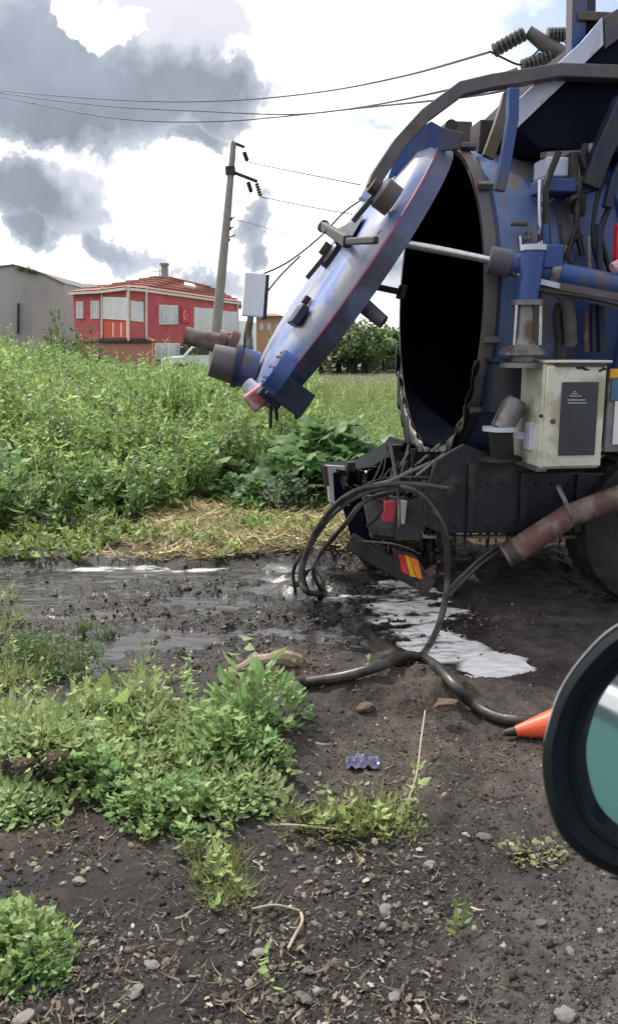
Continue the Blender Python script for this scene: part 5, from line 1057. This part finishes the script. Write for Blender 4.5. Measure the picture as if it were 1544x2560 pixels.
# far trees: trunk, limbs and a crown of leaf clumps
def tree(px, Y, h, w, label, group, base=(.11, .18, .07), seed=0):
    global RNG
    old = RNG; RNG = np.random.default_rng(900+seed); x = (px-772)/F*Y; t = thing('tree', (x, Y, gh(x, Y)), label, 'tree', group)
    q = MB(); q.tube([(0, 0, -.2), (.05, 0, h*.3), (.0, 0, h*.6)], [.22, .15, .06], 8)
    for k in range(5):
        a = k*1.3; q.tube([(0, 0, h*.25), (math.cos(a)*w*.25, math.sin(a)*w*.2, h*.55)], [.08, .03], 5)
    q.build('trunk', mat_bark, t); a = Acc(); nc = 26
    for c in range(nc):
        th = U_(0, 6.28, 1)[0]; v = U_(-.55, .8, 1)[0]; r = math.sqrt(1-v*v*.8)*U_(.6, 1, 1)[0]
        cx, cy, cz = math.cos(th)*w*.5*r, math.sin(th)*w*.5*r, h*(.50+.46*v)*U_(.85, 1.15, 1)[0]; cr = U_(.16, .3, 1)[0]*w*.5
        m = 90; dirs = RNG.normal(0, 1, (m, 3)); dirs /= np.linalg.norm(dirs, axis=1)[:, None]; pos = np.array([cx, cy, cz])+dirs*cr*(RNG.random(m)**.4)[:, None]
        a.add(instv(T_DIAM, pos, U_(0, 6.28, m), U_(-.6, .8, m), U_(.18, .4, m), U_(.9, 1.4, m), tones(m, np.array(base)*math.exp(RNG.normal(0, .25)), .25, .1), roll=U_(-.8, .8, m)))
    a.build('crown', LEAF, t); RNG = old
mat_bark = mat('bark', (.10, .07, .05), (.16, .12, .09), 5, .9, 0, .01, 15)
for i, (px, Y, h, w) in enumerate(sorted(((780, 58, 3.0, 5.0), (820, 56, 3.4, 5.5), (870, 58, 3.4, 5.5), (915, 60, 3.0, 5.0), (955, 62, 2.8, 5.0), (800, 62, 2.6, 5.5), (845, 60, 3.6, 5.0), (885, 64, 3.2, 4.5), (770, 70, 2.8, 4), (925, 75, 3.0, 3.6), (955, 78, 2.9, 3.2), (995, 72, 3.2, 4), (905, 66, 2.4, 3), (1240, 90, 5, 7), (1420, 80, 5, 7), (730, 74, 3.0, 4)))):
    tree(px, Y, h, w, 'rounded grey-green tree of the far row beyond the meadow, '+('leftmost' if i == 0 else ORD[i]+' from left'), 'far row of trees', seed=i)
# ------------------------------------------------------------------ soil clods, stones and litter
def rock_mesh(seed, flat=.6):
    rr = random.Random(seed); bm = bmesh.new(); bmesh.ops.create_icosphere(bm, subdivisions=2, radius=.5)
    for v in bm.verts: n = v.co.normalized(); v.co *= 1+.75*(vnoise(np.array([n.x*2+seed]), np.array([n.y*2+n.z*3]), seed)[0])+rr.uniform(-.05, .05); v.co.z *= flat
    me = bpy.data.meshes.new('stone'); bm.to_mesh(me); bm.free(); return me
STM = [mat('stone_grey', (.10, .095, .09), (.15, .14, .13), 20, .8, 0, .002, 60, coords='Object'), mat('stone_pale', (.19, .18, .17), (.29, .27, .25), 20, .8, 0, .002, 60), mat('clod_brown', (.12, .085, .065), (.17, .13, .10), 20, .95, 0, .004, 50)]
RM = []
for i in range(6):
    me = rock_mesh(i+1); 
    for s_ in range(3): m2_ = me.copy(); m2_.materials.append(STM[s_]); RM.append((s_, m2_))
def stone(px, py, s, kind, label, group=None, sink=.3, name='stone', cat='stone', sx=1., sz=1.):
    p = gp(px, py, 0); me = pr.choice([m for k, m in RM if k == kind]); o = bpy.data.objects.new(name, me); col.objects.link(o)
    o.location = (p.x, p.y, p.z+s*.3*(1-sink)*sz); o.scale = (s*sx, s, s*sz); o.rotation_euler = (pr.uniform(-.3, .3), pr.uniform(-.3, .3), pr.uniform(0, 6.28) if sx == 1 else pr.uniform(-.2, .2)); return tag(o, label, cat, group)
stone(722, 1668, .10, 2, 'lumpy brown clod at the left end of the hose', sx=1.2, sz=1.2, sink=.6, name='soil_clod', cat='clod')
stone(660, 1690, .07, 2, 'pale brown lump beside the weeds left of the lumpy clod', sx=1.3, sink=.5, name='soil_clod', cat='clod')
stone(1115, 1765, .075, 2, 'grey-brown clod beside the bend of the thick hose', sx=1.4, sz=1.2, sink=.8, name='soil_clod', cat='clod')
stone(912, 1775, .07, 2, 'small mud lump with a dark hollow under its edge', sx=1.3, sz=1.2, sink=.6, name='soil_clod', cat='clod')
stone(135, 1905, .08, 2, 'reddish-brown clod under the weeds at the left', sx=1.3, sz=1.3, sink=.6, name='soil_clod', cat='clod')
stone(60, 1915, .07, 2, 'brown clod at the far left below the yellow-green weeds', sx=1.2, sz=1.2, sink=.6, name='soil_clod', cat='clod')
stone(440, 1386, .12, 1, 'flat pale stone on the far bank of the mud', sx=1.3, sz=.5)
for i_, (x, y, s, k) in enumerate(sorted(((645, 2385, .045, 1), (380, 2415, .045, 1), (200, 2205, .05, 1), (1210, 2095, .055, 0), (962, 2275, .04, 1), (1075, 2165, .045, 1), (760, 2500, .06, 0), (1410, 2545, .05, 1), (985, 2495, .035, 1), (1145, 2285, .03, 1), (60, 2550, .06, 1), (235, 2360, .04, 1), (340, 2480, .05, 1), (555, 2330, .03, 1), (1425, 2380, .03, 1), (1155, 2500, .03, 1), (770, 2430, .04, 0), (1350, 2310, .04, 0)))):
    stone(x, y, s*.9, k, ('small %s stone on the foreground gravel, '+('leftmost' if i_ == 0 else ORDN[i_]+' from left')) % ('pale' if k == 1 else 'grey'), 'pale stones on the foreground ground', sz=.7, sink=.5)
# gravel, chips and twigs: stuff
def octa(pos, s, c, acc):
    v = np.array([[1, 0, 0], [-.4, .8, 0], [-.5, -.8, 0], [0, .1, .75], [.1, 0, -.5]]); f = np.array([[0, 1, 3], [1, 2, 3], [2, 0, 3], [1, 0, 4], [2, 1, 4], [0, 2, 4]])
    n = len(pos); a = U_(0, 6.28, n); ca, sa = np.cos(a), np.sin(a); j = U_(.6, 1.4, (n, 5, 3)); vv = v[None]*j
    X = vv[..., 0]*ca[:, None]-vv[..., 1]*sa[:, None]; Yv = vv[..., 0]*sa[:, None]+vv[..., 1]*ca[:, None]
    V = np.stack([X, Yv, vv[..., 2]], -1)*s[:, None, None]+pos[:, None, :]
    acc.add((V.reshape(-1, 3), (f[None]+(np.arange(n)*5)[:, None, None]).reshape(-1, 3), np.repeat(c[:, None, :], 5, 1).reshape(-1, 3)))
def scatter(n, px0, px1, py0, py1, seed, thr=-.1):
    px = U_(px0, px1, n); py = U_(py0, py1, n); sn = ray(0, 0); pos = np.array([tuple(G(a, b)) for a, b in zip(px, py)])
    k = fbm(pos[:, 0]*3, pos[:, 1]*3, 3, seed) > thr+U_(-.3, .3, n); pos = pos[k]; pos[:, 2] = ground_h(pos[:, 0], pos[:, 1]); return pos, px[k], py[k]
GRV = leafmat('gravel_chips', .85, .0); acc = Acc()
pos, px, py = scatter(40000, -600, 1900, 1690, 2680, 51)
n = len(pos); c = np.array([[.062, .055, .051]])*np.exp(RNG.normal(0, .45, n))[:, None]; w_ = RNG.random(n); c[w_ < .12] = np.array([.26, .245, .23])*U_(.4, 1.3, ((w_ < .12).sum(), 1)); c[(w_ > .7)] = np.array([.025, .022, .022])
s = np.exp(RNG.normal(-5.35, .5, n)); octa(pos, s, c, acc)
pos, px, py = scatter(11000, -500, 1700, 1390, 1690, 52, .0); n = len(pos); c = np.array([[.07, .055, .05]])*np.exp(RNG.normal(0, .5, n))[:, None]; w_ = RNG.random(n) < .05; c[w_] = [.3, .28, .26]
octa(pos, np.exp(RNG.normal(-4.7, .5, n)), c, acc)
tag(acc.build('gravel', GRV), kind='stuff')
acc = Acc(); pos, px, py = scatter(6800, -500, 1250, 1850, 2640, 53); pos[:, 2] += .006; n = len(pos)
c = np.array([[.20, .165, .115]])*np.exp(RNG.normal(0, .4, n))[:, None]; acc.add(instv(T_BLADE, pos, U_(0, 6.28, n), U_(-.1, .5, n), np.exp(RNG.normal(-3.8, .5, n)), U_(.05, .14, n), c, roll=U_(-1, 1, n)))
pos, px, py = scatter(2000, -500, 1100, 1950, 2640, 54); pos[:, 2] += .008; n = len(pos)       # dry crumpled leaves
c = np.array([[.17, .135, .10]])*np.exp(RNG.normal(0, .45, n))[:, None]; w_ = RNG.random(n) < .13; c[w_] = np.array([.46, .43, .38])*U_(.6, 1.1, (w_.sum(), 1)); acc.add(instv(T_LOBE, pos, U_(0, 6.28, n), U_(-.3, .6, n), U_(.010, .03, n), U_(.3, 1.0, n), c, roll=U_(-.8, .8, n)))
tag(acc.build('dead_leaf_litter', STRAW), kind='stuff')
# sticks and litter
TWG = mat('dry_stick', (.34, .29, .20), (.42, .37, .28), 12, .8, 0, .001, 60)
def stick(pts, r, label, dz=.01):
    q = MB(); q.tube(spline([gp(x, y, dz+h) for x, y, h in pts], 5), r, 7); tag(q.build('stick', TWG), label, 'stick')
stick([(1015, 2020, 0), (1040, 1960, .03), (1050, 1900, .07), (1060, 1850, .12)], .0035, 'pale dry stick leaning up from the sparse weeds')
stick([(630, 2280, 0), (690, 2278, .01), (750, 2285, .0)], .0035, 'long straight straw lying across the soil below the weed bed')
stick([(752, 2290, 0), (755, 2320, .01), (735, 2350, 0), (720, 2380, 0)], .0045, 'curved dry twig right of the long straw')
stick([(700, 2075, .01), (760, 2078, .01), (850, 2082, 0)], .004, 'thin dark straw lying under the sparse weeds')
lgp = [gp(548, 1708, .02), gp(600, 1688, .035), gp(650, 1672, .04), gp(700, 1664, .04), gp(745, 1668, .035)]
q = MB(); q.tube(spline(lgp, 5), [.022+.012*math.sin(i*.9)*.5+.0009*i for i in range(21)], 9); tag(q.build('broken_log', mat('pale_rotten_wood', (.26, .19, .14), (.38, .31, .25), 7, .85, 0, .006, 30)), 'pale broken piece of log lying behind the right end of the weed bed', 'log')
BAG = mat('purple_white_plastic', (.20, .19, .32), (.04, .035, .10), 9, .35)
lp = gp(905, 1915, 0); q = MB()
nx_, ny_ = 16, 9
for i in range(nx_):
    for j in range(ny_):
        u_, v_ = i/(nx_-1)-.5, j/(ny_-1)-.5; h = .055*math.exp(-(u_*u_*7+v_*v_*7))+.016*math.sin(u_*19+v_*9)*math.cos(v_*17-u_*6)
        q.v.append((lp.x+u_*.13, lp.y+v_*.09, lp.z+.012+max(0, h)*.7))
for i in range(nx_-1):
    for j in range(ny_-1): q.f.append((i*ny_+j, (i+1)*ny_+j, (i+1)*ny_+j+1, i*ny_+j+1))
tag(q.build('crumpled_bag', BAG), 'crumpled purple and white plastic bag lying on the grey soil', 'litter')
